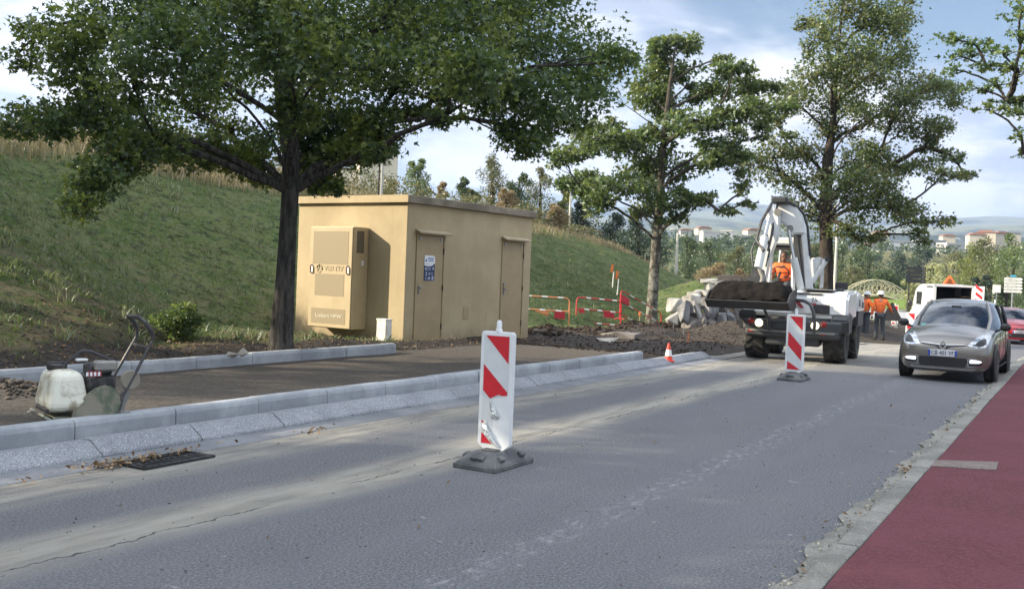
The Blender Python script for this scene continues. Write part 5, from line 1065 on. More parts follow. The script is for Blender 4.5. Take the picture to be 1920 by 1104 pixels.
# side stabiliser arm on the right of the boom
sa = plate('stabiliser_arm', [(1521, 484), (1541, 482), (1537, 497), (1529, 520), (1524, 533), (1517, 533), (1517, 500)], -.5, .16, WHT, ex)
rod('cylinder', [(1549, 488, -.4), (1523, 530, -.35)], .05, WHT, sa, 12); rod('pivot', [(1552, 486, -.32), (1549, 487, -.52)], .055, DKMET, sa); plate('side_post', [(1541, 484), (1546, 486), (1543, 540), (1537, 540)], -.6, .05, WHT, sa, .004)
# mirror and work lamp on the hood
mb = MB(); c_ = pick(1578, 536, -.5); mb.box(c_, (.04, .26, .16), ch=.02); mb.tube([c_, c_-Vector((0, 0, .4))], .015, 6); mb.build('mirror', DKMET, ex)
mb = MB(); c_ = pick(1575, 548, -.2); mb.box(c_, (.05, .16, .16), ch=.02); mb.tube([c_, pick(1568, 574, -.3)], .012, 6); mb.build('work_lamp', DKMET, ex)
# loader bucket with its load
bx0, bx1 = pick(1330, 560, 1.35), pick(1484, 560, 1.35); zt, zb_ = pick(1400, 540, .85).z, pick(1400, 580, 1.35).z
yc = (bx0.y+bx1.y)/2; hw = abs(bx1.y-bx0.y)/2
mb = MB(); prof = [(.70, zt-.02), (.76, zb_+.12), (.98, zb_), (1.5, zb_+.02), (1.74, zb_+.16), (1.74, zb_+.19), (1.5, zb_+.06), (1.0, zb_+.05), (.81, zb_+.15), (.75, zt-.02)]
mb.prism(prof, 2*hw, Matrix.Translation((0, yc, 0)))
bk = mb.build('bucket', DKMET, ex, bevel=.008)
for s_ in (-1, 1):
    mb = MB(); mb.prism([(.72, zt), (.78, zb_+.1), (1.0, zb_), (1.5, zb_+.02), (1.74, zb_+.17), (1.45, zb_+.34), (1.0, zt)], .03, Matrix.Translation((0, yc+s_*(hw-.01), 0))); mb.build('bucket_side', DKMET, bk)
nx_, ny_ = 24, 36; V = []; 
for i in range(nx_):
    for j in range(ny_):
        a = i/(nx_-1); b = j/(ny_-1)*2-1; x_ = .76+.94*a; top = zb_+.17+(zt-zb_-.10)*math.sin(min(1, (1-a)*2.0)*math.pi/2)**.8
        z_ = zb_+.14+(top-zb_-.14)*(1-abs(b)**14)+.06*float(vnoise(i, j, .35, 3))+.025*float(vnoise(i, j, .9, 5)); V.append((x_, yc+b*(hw-.03), z_))
F_ = [(i*ny_+j, (i+1)*ny_+j, (i+1)*ny_+j+1, i*ny_+j+1) for i in range(nx_-1) for j in range(ny_-1)]
mb = MB(); mb.add(V, F_, True); so = mb.build('soil_load', SOIL, bk)
# driver
p = (Matrix.Translation(ex.location) @ Matrix.Rotation(ex.rotation_euler.z, 4, 'Z')) @ Vector((-1.55, (A_.y+B_.y)/2+.02, 1.08))
SIT = dict(pelvis=(0, 0, .62), chest=(0, .03, .95), neck=(0, .03, 1.12), head=(0, .06, 1.25), shL=(-.19, .03, 1.06), shR=(.19, .03, 1.06), elL=(-.30, .12, .80), elR=(.28, .14, .80), wrL=(-.17, .36, .80), wrR=(.16, .36, .80),
           hipL=(-.10, .05, .60), hipR=(.10, .05, .60), knL=(-.16, .42, .66), knR=(.16, .42, .66), anL=(-.16, .45, .32), anR=(.16, .45, .32), toeL=(-.16, .58, .28), toeR=(.16, .58, .28), turn=R(-15))
hp_ = q_(1471, 481, -1.45); p = (Matrix.Translation(ex.location) @ Matrix.Rotation(ex.rotation_euler.z, 4, 'Z')) @ (hp_-Vector((0, 0, 1.27)))
person('bareheaded driver in an orange jacket sitting in the digger cab at the wheel', p, ex.rotation_euler.z-R(90), SIT, SKIND, helmet=False)
# ================================================================ CARS
def carpaint(name, c, metal=.5):
    m, t, b = newmat(name); o = t.n('ShaderNodeTexCoord').outputs['Object']
    t.put(b.inputs['Base Color'], t.mix(t.m('MULTIPLY', t.ss(t.noise(o, 2.5, 4), .5, .8), .25), c, (.18, .16, .13))); b.inputs['Metallic'].default_value = metal; b.inputs['Roughness'].default_value = .30
    b.inputs['Coat Weight'].default_value = .8; b.inputs['Coat Roughness'].default_value = .06; return m
def glassmat(name, tint, alpha):
    m = bpy.data.materials.new(name); m.use_nodes = True; t = NT(m.node_tree); m.node_tree.nodes.clear()
    tr = t.n('ShaderNodeBsdfTransparent'); t.put(tr.inputs[0], tint); gl = t.n('ShaderNodeBsdfGlossy'); gl.inputs[1].default_value = .02; gl.inputs[0].default_value = (.9, .95, 1, 1)
    fr = t.n('ShaderNodeFresnel'); fr.inputs[0].default_value = 1.5
    mx = t.n('ShaderNodeMixShader'); t.put(mx.inputs[0], t.m('ADD', t.m('MULTIPLY', fr.outputs[0], 1.2), alpha, clamp=True)); t.put(mx.inputs[1], tr.outputs[0]); t.put(mx.inputs[2], gl.outputs[0])
    t.put(t.n('ShaderNodeOutputMaterial').inputs[0], mx.outputs[0]); return m
GLS = glassmat('windscreen_glass', (.62, .68, .70, 1), .07); GLD = glassmat('side_glass', (.10, .12, .12, 1), .04)
LENS = M('lamp_lens', (.45, .48, .50), .08, .6, coat=1, var=.35, scale=14); BLP = M('black_trim', (.018, .018, .02), .35); CHM = M('chrome_trim', (.62, .62, .62), .18, 1.); FOG = M('fog_lamp_glint', (.8, .82, .85), .1, emit=((.9, .95, 1), .6)); ALU = M('alloy_wheel', (.30, .31, .32), .3, .8)  # white reflection on the unlit fog lamps is given as a weak glow
def bvh_of(o):
    dg = bpy.context.evaluated_depsgraph_get(); dg.update(); return BVHTree.FromObject(o, dg)
def patch(name, poly, bv, mat, par, off=.006, th=.012, axis='x', n=3):
    """flat outline (side, up) thrown along the car's axis onto its skin"""
    bm = bmesh.new(); vs = [bm.verts.new((0, a, b)) for a, b in poly]; f = bm.faces.new(vs)
    bmesh.ops.triangulate(bm, faces=[f]); bmesh.ops.subdivide_edges(bm, edges=bm.edges[:], cuts=n, use_grid_fill=True)
    for v in bm.verts:
        h = bv.ray_cast(Vector((3, v.co.y, v.co.z)) if axis == 'x' else Vector((v.co.y, 3, v.co.z)), Vector((-1, 0, 0)) if axis == 'x' else Vector((0, -1, 0)))
        if h[0] is not None:
            q = h[0]; 
            v.co = q+(Vector((off, 0, 0)) if axis == 'x' else Vector((0, off, 0)))
        elif axis == 'x': v.co = Vector((-.5, v.co.y, v.co.z))
    r = bmesh.ops.extrude_face_region(bm, geom=bm.faces[:]); ev = [g for g in r['geom'] if isinstance(g, bmesh.types.BMVert)]
    for v in ev: v.co += (Vector((-th, 0, 0)) if axis == 'x' else Vector((0, -th, 0)))
    bmesh.ops.recalc_face_normals(bm, faces=bm.faces[:])
    me = bpy.data.meshes.new(name); bm.to_mesh(me); bm.free(); me.materials.append(mat); me.polygons.foreach_set('use_smooth', np.ones(len(me.polygons), dtype=bool)); me.set_sharp_from_angle(angle=R(40))
    o = bpy.data.objects.new(name, me); col.objects.link(o); o.parent = par; return o
def mir(p): return [(-a, b) for a, b in p[::-1]]
def car(label, loc, rz, paint, s=1., plate='', emblem=True, drv=True, chrome=True):
    root = thing('parked_car' if not drv else 'car', label, 'car', loc, rz); root.scale = (s, s*.89, s)
    # body: stations from nose to tail (x, half width, bottom, shoulder height, centre height)
    ST = [(0.0, .56, .24, .60, .63), (-.03, .70, .20, .64, .68), (-.12, .80, .18, .70, .76), (-.30, .865, .17, .78, .86), (-.60, .89, .18, .86, .95), (-.95, .90, .19, .91, 1.03), (-1.15, .90, .2, .93, 1.05), (-2.0, .905, .2, .95, 1.0), (-3.0, .905, .2, .99, 1.0), (-3.7, .88, .22, 1.0, 1.02), (-4.05, .82, .28, .98, 1.0), (-4.15, .70, .34, .9, .92)]
    V = []; n = 17
    for x, w, zb, zs, zc in ST:
        half = [(0, zb), (w*.5, zb), (w*.88, zb+.01), (w*.97, zb+.12), (w, zb+.32), (w*.985, (zs+zb)*.5+.12), (w*.96, zs-.04), (w*.88, zs+.012), (w*.5, zs+(zc-zs)*.72), (0, zc)]
        ring = half[:-1]+[(0, zc)]+[(-a, b) for a, b in half[-2:0:-1]]
        V += [(x, a, b) for a, b in ring]; n = len(ring)
    F_ = [(i*n+k, i*n+(k+1) % n, (i+1)*n+(k+1) % n, (i+1)*n+k) for i in range(len(ST)-1) for k in range(n)]
    F_ += [tuple(range(n)), tuple(range((len(ST)-1)*n, len(ST)*n))[::-1]]
    mb = MB(); mb.add(V, F_, True); bd = mb.build('body', paint, root, sub=2); bv = bvh_of(bd)
    # greenhouse rings: belt, middle, top
    def ring(z, xf, xr, w, k=0):
        c = [(xf, 0), (xf-.03, w*.5), (xf-.16, w*.86), (xf-.42, w), ((xf+xr)/2, w*1.0), (xr+.5, w*.97), (xr+.12, w*.86), (xr, w*.5), (xr, 0)]
        return [(a, b, z) for a, b in c]+[(a, -b, z) for a, b in c[-2:0:-1]]
    RG = [ring(.90, -.86, -3.98, .85), ring(1.12, -1.22, -3.90, .80), ring(1.33, -1.60, -3.74, .71), ring(1.415, -1.82, -3.60, .64)]
    nn = len(RG[0]); V = [p_ for r_ in RG for p_ in r_]; F_ = [(i*nn+k, i*nn+(k+1) % nn, (i+1)*nn+(k+1) % nn, (i+1)*nn+k) for i in range(3) for k in range(nn)]
    fr_ = {0, nn-1, 1, nn-2}; front = [f for j, f in enumerate(F_) if (j % nn) in fr_]; side = [f for j, f in enumerate(F_) if (j % nn) not in fr_]
    mb = MB(); mb.add(V, front, True); mb.build('windscreen', GLS, bd); mb = MB(); mb.add(V, side, True); mb.build('side_windows', GLD, bd)
    # roof skin, pillars
    R2 = [ring(1.405, -1.78, -3.64, .66), ring(1.44, -1.90, -3.55, .60), ring(1.475, -2.15, -3.35, .42), ring(1.485, -2.5, -3.1, .15)]
    V = [p_ for r_ in R2 for p_ in r_]; F_ = [(i*nn+k, i*nn+(k+1) % nn, (i+1)*nn+(k+1) % nn, (i+1)*nn+k) for i in range(3) for k in range(nn)]+[tuple(range(3*nn, 4*nn))]
    mb = MB(); mb.add(V, F_, True); mb.build('roof', paint, bd, sub=1)
    mb = MB()
    for s_ in (-1, 1):
        mb.tube([(-.93, s_*.70, .90), (-1.36, s_*.70, 1.12), (-1.75, s_*.62, 1.33), (-1.97, s_*.56, 1.43)], [.035, .032, .03, .03], 8)
    mb.build('front_pillar', paint, bd)
    mb = MB()
    for s_ in (-1, 1):
        for xx in (-2.42, -3.35): mb.tube([(xx, s_*.855, .92), (xx-.02, s_*.805, 1.12), (xx-.05, s_*.70, 1.40)], .035, 6)
        mb.tube([(-1.2, s_*.85, .93), (-2.4, s_*.862, .95), (-3.7, s_*.82, .98)], .018, 6)
    mb.build('window_trim', BLP, bd)
    # front: bonnet line, lamps, grille, plate
    hl = [(.44, .66), (.50, .74), (.62, .86), (.74, .90), (.80, .86), (.82, .74), (.76, .655), (.60, .64)]
    for p_ in (hl, mir(hl)):
        h_ = patch('headlight', p_, bv, LENS, bd, .010, .03, n=4)
        ins = [((a-.0)*.985 if abs(a) < .7 else a*.96, b*.97+.012) for a, b in p_]
        c0 = (sum(a for a, b in p_)/8, sum(b for a, b in p_)/8); patch('lamp_inner', [(c0[0]+(a-c0[0])*.52+(.02 if c0[0] > 0 else -.02), c0[1]+(b-c0[1])*.5-.02) for a, b in p_], bv, BLP, h_, .016, .01)
    patch('upper_grille', [(-.42, .665), (-.15, .635), (-.08, .60), (.08, .60), (.15, .635), (.42, .665), (.40, .685), (.10, .665), (-.10, .665), (-.40, .685)], bv, BLP, bd, .008)
    patch('lower_grille', [(-.42, .28), (.42, .28), (.46, .40), (.44, .445), (-.44, .445), (-.46, .40)], bv, BLP, bd, .008)
    if chrome:
        patch('chrome_strip', [(-.42, .688), (-.10, .668), (.10, .668), (.42, .688), (.42, .696), (.10, .677), (-.10, .677), (-.42, .696)], bv, CHM, bd, .012)
    fg = [(.47, .30), (.70, .315), (.76, .36), (.74, .41), (.62, .45), (.48, .45), (.455, .40)]
    for p_ in (fg, mir(fg)):
        q_f = patch('fog_lamp_surround', p_, bv, CHM if chrome else BLP, bd, .008, n=3); c0 = (sum(a for a, b in p_)/7, sum(b for a, b in p_)/7)
        patch('fog_recess', [(c0[0]+(a-c0[0])*.88, c0[1]+(b-c0[1])*.84) for a, b in p_], bv, BLP, q_f, .013)
        patch('fog_lamp', [(c0[0]+(a-c0[0])*.72, c0[1]+.018+(b-c0[1])*.42) for a, b in p_], bv, FOG if chrome else LENS, q_f, .020)  # grey car: white glint put in as emission, the lamp is off
    if chrome: patch('lip_trim', [(-.55, .232), (.55, .232), (.62, .262), (.55, .25), (-.55, .25), (-.62, .262)], bv, CHM, bd, .012)
    mb = MB(); pr = [(-.86, .93), (-.86, .9)]
    mb.tube([(-.62, -.66, .885), (-.50, -.3, .93), (-.47, 0, .945), (-.50, .3, .93), (-.62, .66, .885)], .004, 4) if False else None
    if plate:
        xx = .034; mb = MB(); mb.box((xx, 0, .52), (.02, .54, .115), ch=.004); pl = mb.build('number_plate', M('plate_white', (.62, .63, .65), .4, var=.02), bd)
        for s_ in (-1, 1): mb = MB(); mb.box((xx+.012, s_*.248, .52), (.006, .042, .108)); mb.build('plate_band', M('plate_blue', (.02, .06, .35), .4), pl)
        text('registration', plate, .105, DKMET, pl, (xx+.013, 0, .52), (R(90), 0, R(90)), sx=.92)
    if emblem:
        mb = MB(); T = Matrix.Translation((.022, 0, .648)) @ Matrix.Rotation(R(90), 4, 'Z')
        dm = [(0, -.095), (.078, 0), (0, .095), (-.078, 0)]; di = [(a*.42, b*.42) for a, b in dm]; vs = [T @ Vector((a, -.012 if ring_ else .012, b)) for ring_ in (0, 1) for a, b in dm+di]
        fs = [];
        for k in range(4): k2 = (k+1) % 4; fs += [(k, k2, 4+k2, 4+k), (8+k, 12+k, 12+k2, 8+k2), (k, 8+k, 8+k2, k2), (4+k, 4+k2, 12+k2, 12+k)]
        mb.add(vs, fs); mb.build('emblem', CHM, bd)
    else: mb = MB(); mb.lathe([(.05, 0), (.05, .01)], Matrix.Translation((.012, 0, .655)) @ Matrix.Rotation(R(90), 4, 'Y') @ Matrix.Diagonal((.6, 1.2, 1, 1)), 16); mb.build('emblem', CHM, bd)
    for s_ in (-1, 1):
        mb = MB(); mb.box((-1.30, s_*1.0, 1.0), (.12, .20, .14), ch=.045); mb.tube([(-1.30, s_*.86, .93), (-1.30, s_*.96, .97)], .025, 6); mb.build('door_mirror', BLP, bd)
        for xa, xb in ((-1.25, -2.42), (-2.44, -3.35)):
            mb = MB(); mb.tube([(xa, s_*.908, .90), (xa-.04, s_*.918, .45), (xa-.02, s_*.905, .26), (xb+.06, s_*.912, .26), (xb, s_*.918, .45), (xb, s_*.908, .92)], .005, 4); mb.build('door_seam', BLP, bd)
            mb = MB(); mb.tube([(xb+.12, s_*.93, .80), (xb+.30, s_*.93, .80)], .014, 6); mb.build('door_handle', paint, bd)
        for xx in (-.82, -3.42):
            # wheel arch (dark well) and wheel
            T = Matrix.Translation((xx, s_*.895, .335)) @ Matrix.Rotation(R(-90*s_), 4, 'X'); mb = MB(T); mb.lathe([(.345, -.06), (.372, 0), (.372, .018), (.35, .022), (0, .022)], n=28); mb.build('wheel_arch', BLP, bd)
            T = Matrix.Translation((xx, s_*.815, .315)) @ Matrix.Rotation(R(90), 4, 'X'); mb = MB(T); mb.lathe([(.20, -.12), (.29, -.115), (.312, -.08), (.316, 0), (.312, .08), (.29, .115), (.20, .12)], n=28); 
            rm = MB(T); rm.lathe([(0, -.10), (.05, -.105), (.06, -.07), (.18, -.06), (.205, -.115), (.205, .115), (.18, .06), (.06, .07), (.05, .105), (0, .10)], n=24)
            for k in range(5): a = 2*math.pi*k/5; rm.box((.12*math.cos(a), .12*math.sin(a), -s_*-.08), (.14, .035, .03), rot=(0, 0, a))
            wh = rm.build('wheel', ALU, bd); mb.build('tyre', TYR, wh)
    # inside: dashboard, seats, far windows stay see-through
    mb = MB(); mb.box((-1.45, 0, .86), (.5, 1.4, .18), ch=.06); mb.tube([(-1.75+.02*math.cos(t), .37+.17*math.sin(t), .92+.17*math.cos(t)) for t in np.linspace(0, 6.283, 16)], .014, 6, cap=False); mb.build('dashboard', BLP, bd)
    for s_ in (-1, 1):
        mb = MB(); mb.box((-2.3, s_*.36, .86), (.12, .46, .56), ch=.04); mb.box((-2.32, s_*.36, 1.20), (.09, .24, .14), ch=.03); mb.build('seat', BLP, bd)
    mb = MB(); mb.box((-2.3, 0, .62), (2.6, 1.6, .1)); mb.box((-3.3, 0, .9), (.14, 1.5, .5)); mb.build('cabin_floor', BLP, bd)
    mb = MB(); mb.box((-1.62, 0, 1.33), (.03, .2, .06), ch=.012); mb.build('inside_mirror', BLP, bd)
    return root
GREY = carpaint('warm_grey_metallic', (.19, .175, .155), .6); REDP = carpaint('red_paint', (.36, .012, .022), .15)
cp_ = at(1765, 716, .0); cz = R(-121)
gc = car('grey brown family car with white glinting fog lamps driving towards us beside the red path', (cp_.x, cp_.y, .004), cz, GREY, .96, 'CB 401 VF')
mb = MB(); mb.box((-1.02, -.55, .965), (.012, .10, .09), rot=(0, R(-52), 0)); mb.build('windscreen_sticker', M('sticker_green', (.12, .45, .38), .5), [c for c in gc.children if c.name.startswith('body')][0])
Mx = Matrix.Translation(gc.location) @ Matrix.Rotation(cz, 4, 'Z')
DRV = dict(SIT); DRV.update(head=(0, .06, 1.16), turn=0, anL=(-.16, .62, .42), anR=(.16, .62, .42), toeL=(-.16, .72, .46), toeR=(.16, .72, .46), knL=(-.16, .42, .70), knR=(.16, .42, .70))
HVs = HV; HV = M('blue_pullover', (.03, .06, .16), .8)
q = Mx @ Vector((-2.10, .31, .05)); person('motorist in a blue top behind the wheel of the grey car', q, cz-R(90), DRV, SKIN, helmet=False); HV = HVs
p = gp(1910, 640, 40.5); rc = car('red hatchback waiting behind the grey car at the right edge', (p.x, p.y, p.z+.03), math.atan2(-.93, -.30), REDP, 1.0, 'FJ 266 KX' if False else ' ', emblem=False, drv=True, chrome=False)
mb = MB(); [mb.box((.058, -.15+.05*k, .52), (.004, .025, .06)) for k in range(7)]; mb.build('plate_characters', DKMET, [c for c in rc.children if c.name.startswith('body')][0])

# ---------------------------------------------------------------- van
p = atY(1784, 640, 49.0); vz = float(gz(p.x, p.y)); van = thing('van', 'white van with its rear doors open and an orange sign on the roof', 'van', (p.x, p.y, vz+.03), R(90-9))
VW = M('van_white', (.70, .71, .71), .3, var=.03, coat=.4)
mb = MB(); hwv, hv, Lv = .98, 2.44, 5.2
# shell as loft along x (rear 0 to nose): open at the back
ST = [(0, .94, .5, 2.40), (.25, .97, .5, 2.44), (3.3, .97, .45, 2.44), (3.9, .95, .45, 2.34), (4.5, .92, .42, 1.62), (4.75, .90, .42, 1.30), (5.2, .82, .40, 1.10), (5.35, .7, .42, .8)]
V = []
for x, w_, z0, z1 in ST:
    h = [(w_, z0), (w_, z0+(z1-z0)*.35), (w_*.985, z0+(z1-z0)*.55), (w_*.93, z0+(z1-z0)*.88), (w_*.80, z1-.03), (w_*.4, z1)]
    rg = h+[(-a, b) for a, b in h[::-1]]; V += [(x, a, b) for a, b in rg]; n = len(rg)
F_ = [(i*n+k, i*n+(k+1) % n, (i+1)*n+(k+1) % n, (i+1)*n+k) for i in range(len(ST)-1) for k in range(n)]+[tuple(range((len(ST)-1)*n, len(ST)*n))[::-1]]
mb.add(V, F_, True)
for a, b, c in (((0, .90, 1.42), (.10, .12, 1.9), 0), ((0, -.90, 1.42), (.10, .12, 1.9), 0), ((0, 0, 2.36), (.10, 1.9, .10), 0), ((0, 0, .5), (.12, 1.9, .14), 0)): mb.box(a, b)
sh = mb.build('body', VW, van)
mb = MB(); mb.box((1.6, 0, .62), (3.2, 1.8, .06)); mb.box((3.2, 0, 1.4), (.06, 1.8, 1.7)); mb.box((.9, .86, 1.5), (1.5, .05, 1.6)); mb.box((.9, -.84, 1.5), (1.5, .08, 1.6)); mb.box((1.6, 0, 2.34), (3.1, 1.7, .03)); mb.build('cargo_lining', M('cargo_dark', (.02, .02, .02), .9), sh)
mb = MB(); [mb.box((.9, -.62, 1.0+.42*k), (1.3, .36, .04)) for k in range(3)]; [mb.box((.4+.3*(k % 3), -.6, 1.1+.42*(k//3)), (.2, .28, .18), ch=.02) for k in range(6)]; mb.build('tool_shelf', M('brown_tools', (.16, .09, .05), .8), sh)
for y_, ang in ((-.95, R(14)),):
    dT = Matrix.Translation((0, y_, 0)) @ Matrix.Rotation(ang, 4, 'Z'); mb = MB(dT); mb.box((-.45, 0, 1.45), (.88, .05, 1.86), ch=.02); dd_ = mb.build('rear_door', VW, sh)
    for k in range(5): mb = MB(dT); mb.prism([(-.80, .70+.34*k), (-.16, .95+.34*k), (-.16, 1.12+.34*k), (-.80, .87+.34*k)], .006, Matrix.Translation((0, .032, 0))); mb.build('red_stripe', RRF, dd_)
dT = Matrix.Translation((0, .95, 0)) @ Matrix.Rotation(R(-190), 4, 'Z'); mb = MB(dT); mb.box((-.45, .02, 1.45), (.88, .05, 1.86), ch=.02); mb.build('rear_door', VW, sh)
mb = MB(); mb.prism([(3.55, 1.38), (4.35, 1.38), (4.0, 2.02), (3.55, 2.05)], .02, Matrix.Translation((0, .955, 0)) @ Matrix.Rotation(R(4), 4, 'X')); mb.build('side_window', GLD, sh)
mb = MB(); mb.prism([(2.3, 1.35), (3.3, 1.35), (3.3, 2.02), (2.3, 2.02)], .02, Matrix.Translation((0, .965, 0)), ch=.005); mb.build('side_window', BLP, sh)
mb = MB(); mb.box((4.1, 1.1, 1.4), (.12, .22, .30), ch=.04); mb.tube([(4.1, .9, 1.3), (4.1, 1.05, 1.32)], .03, 6); mb.build('door_mirror', BLP, sh)
for x, y_ in ((.95, .82), (.95, -.82), (4.4, .82), (4.4, -.82)):
    T = Matrix.Translation((x, y_, .34)) @ Matrix.Rotation(R(90), 4, 'X'); mb = MB(T); mb.lathe([(0, -.10), (.2, -.12), (.31, -.11), (.34, -.07), (.34, .07), (.31, .11), (.2, .12), (0, .10)], n=20); mb.build('wheel', TYR, sh)
mb = MB(); mb.box((-.08, 0, .45), (.14, 1.8, .16), ch=.03); mb.build('rear_bumper', BLP, sh)
for s_ in (-1, 1): mb = MB(); mb.box((-.04, s_*.93, 1.2), (.06, .09, .5), ch=.01); mb.build('tail_light', TRL, sh)
mb = MB(); mb.prism([(-.32, 2.5), (.32, 2.5), (.05, 2.92), (-.05, 2.92)], .04, Matrix.Translation((.5, .1, -.05)) @ Matrix.Rotation(R(90), 4, 'Z')); sg = mb.build('roof_sign', OF, sh)
mb = MB(); mb.prism([(-.15, 2.56), (.15, 2.56), (.02, 2.78), (-.02, 2.78)], .01, Matrix.Translation((.468, .1, -.05)) @ Matrix.Rotation(R(90), 4, 'Z')); mb.box((.55, .1, 2.45), (.3, .5, .06)); mb.build('sign_symbol', M('sign_brown', (.25, .07, .02), .5), sg)

# ================================================================ SIGNS, LAMPS, BRIDGE
p = atY(1714, 575, 72); sg = thing('direction_sign', 'stack of four dark arrow blades on posts above the white van, seen from behind', 'sign', (p.x, p.y, float(gz(p.x, p.y))), R(-14))
DB = M('sign_back', (.012, .014, .014), .6); zt_ = atY(1714, 500, 72).z-sg.location.z
for k in range(4):
    z_ = zt_-.13-.30*k; mb = MB(); mb.prism([(-.62, z_-.138), (.68, z_-.138), (.68, z_+.138), (-.62, z_+.138), (-.70, z_)], .05, ch=.01); mb.build('arrow_blade', DB, sg)
mb = MB(); [mb.tube([(x, .06, -.2), (x, .06, zt_)], .045, 8) for x in (-.42, .42)]; mb.build('posts', DB, sg)
mb = MB(); [mb.box((.52, .0-.035, zt_-.13-.30*k), (.22, .02, .04)) for k in range(4)]; mb.build('clamp', STEEL, sg)
p = atY(1896, 600, 62); sg = thing('direction_sign', 'stack of five white arrow blades on a post at the right edge', 'sign', (p.x, p.y, float(gz(p.x, p.y))), R(-22))
zt_ = atY(1896, 520, 62).z-sg.location.z; SW = M('sign_face_white', (.62, .62, .58), .5); 
for k in range(5):
    z_ = zt_-.10-.195*k; mb = MB(); mb.prism([(-.50, z_-.08), (.46, z_-.08), (.55, z_), (.46, z_+.08), (-.50, z_+.08)], .04, ch=.006); bl = mb.build('arrow_blade', SW, sg)
    mb = MB(); mb.box((-.05, -.024, z_), (.6, .004, .045)); mb.build('sign_print', M('sign_print_grey', (.36, .37, .37), .5), bl)
mb = MB(); mb.tube([(0, .08, -.2), (0, .08, zt_+.1)], .05, 8); mb.build('post', STEEL, sg); mb = MB(); mb.box((0, 0, zt_+.09), (.34, .03, .13), ch=.01); mb.build('route_plate', M('route_blue', (.06, .30, .42), .5), sg)
p = atY(1866, 600, 66); sg = thing('road_sign', 'small white square sign plate seen from behind, left of the white arrow blades', 'sign', (p.x, p.y, float(gz(p.x, p.y))), R(-20))
zt_ = atY(1866, 534, 66).z-sg.location.z; mb = MB(); mb.box((0, 0, zt_-.26), (.50, .03, .52), ch=.02); mb.box((-.18, 0, zt_-.56), (.12, .03, .1)); mb.build('plate', SW, sg); mb = MB(); mb.tube([(0, .04, -.2), (0, .04, zt_-.1)], .03, 8); mb.build('post', STEEL, sg)
p = atY(1864, 600, 58); o = thing('marker_post', 'short white marker post just above the red car roof', 'post', (p.x, p.y, float(gz(p.x, p.y)))); zt_ = atY(1864, 562, 58).z-o.location.z; mb = MB(); mb.tube([(0, 0, -.1), (0, 0, zt_)], .05, 10); mb.build('shaft', WPL, o)
LPM = M('lamp_post_pale', (.50, .48, .42), .5)
def lamp(px, pyt, pyb, Y, label, arm=0., r=.06):
    b_ = atY(px, pyb, Y); t_ = atY(px, pyt, Y); z0 = float(gz(b_.x, b_.y)); root = thing('street_lamp', label, 'street lamp', (b_.x, b_.y, z0)); h = t_.z-z0
    mb = MB(); mb.tube([(0, 0, -.2), (0, 0, h*.5), (0, 0, h)], [r*1.3, r, r*.7], 10); ps = mb.build('pole', LPM, root)
    mb = MB(); mb.tube([(0, 0, h-.03), (arm*.5, 0, h+.03), (arm, 0, h+.02)], r*.5, 6); mb.box((arm+.2*(1 if arm > 0 else -1), 0, h+.02), (.5, .2, .09), ch=.03); mb.build('lamp_head', LPM, root); return root
lamp(1068, 352, 412, 58, 'pale street lamp rising behind the crest of the grass bank', .25)
lamp(1268, 431, 500, 70, 'pale lamp post between the pale oak trunk and the boulders', -.1, .1)
lamp(1563, 420, 575, 60, 'thin pale lamp post rising behind the hood of the digger', .1, .09)
# arched timber footbridge on the roundabout
TIM = M('bleached_timber', (.46, .42, .28), .8, c2=(.30, .27, .18), mixs=(1, .5, .7)); a0, a1 = atY(1574, 562, 112), atY(1704, 576, 112)
br_ = thing('footbridge', 'arched pale timber footbridge with lattice railings beyond the road works', 'bridge', (a0.x, a0.y, min(a0.z, a1.z)-.2), math.atan2(a1.y-a0.y, a1.x-a0.x)); Lb = (a1-a0).length
arc = lambda t, h0, h: h0+h*math.sin(math.pi*t)
for yy in (-.7, .7):
    mb = MB(); mb.tube([(Lb*t, yy, arc(t, 1.4, 1.75)) for t in np.linspace(0, 1, 15)], .075, 6)
    for k in range(9):
        t = .02+.12*k; mb.box((Lb*t, yy, (arc(t, .45, 1.1)+arc(t, 1.4, 1.75))/2), (.12, .08, arc(t, 1.4, 1.75)-arc(t, .45, 1.1)))
        if k < 8:
            t2 = t+.12
            mb.tube([(Lb*t, yy, arc(t, .5, 1.1)), (Lb*t2, yy, arc(t2, 1.4, 1.7))], .045, 4); mb.tube([(Lb*t, yy, arc(t, 1.4, 1.7)), (Lb*t2, yy, arc(t2, .5, 1.1))], .045, 4)
    mb.build('railing', TIM, br_)
mb = MB()
for yy in (-.7, .7): mb.tube([(Lb*t, yy, arc(t, .3, 1.1)) for t in np.linspace(0, 1, 15)], .16, 6)
for k in range(40): t = (k+.5)/40; mb.box((Lb*t, 0, arc(t, .42, 1.1)), (Lb/44, 1.5, .06))
mb.build('deck', TIM, br_)

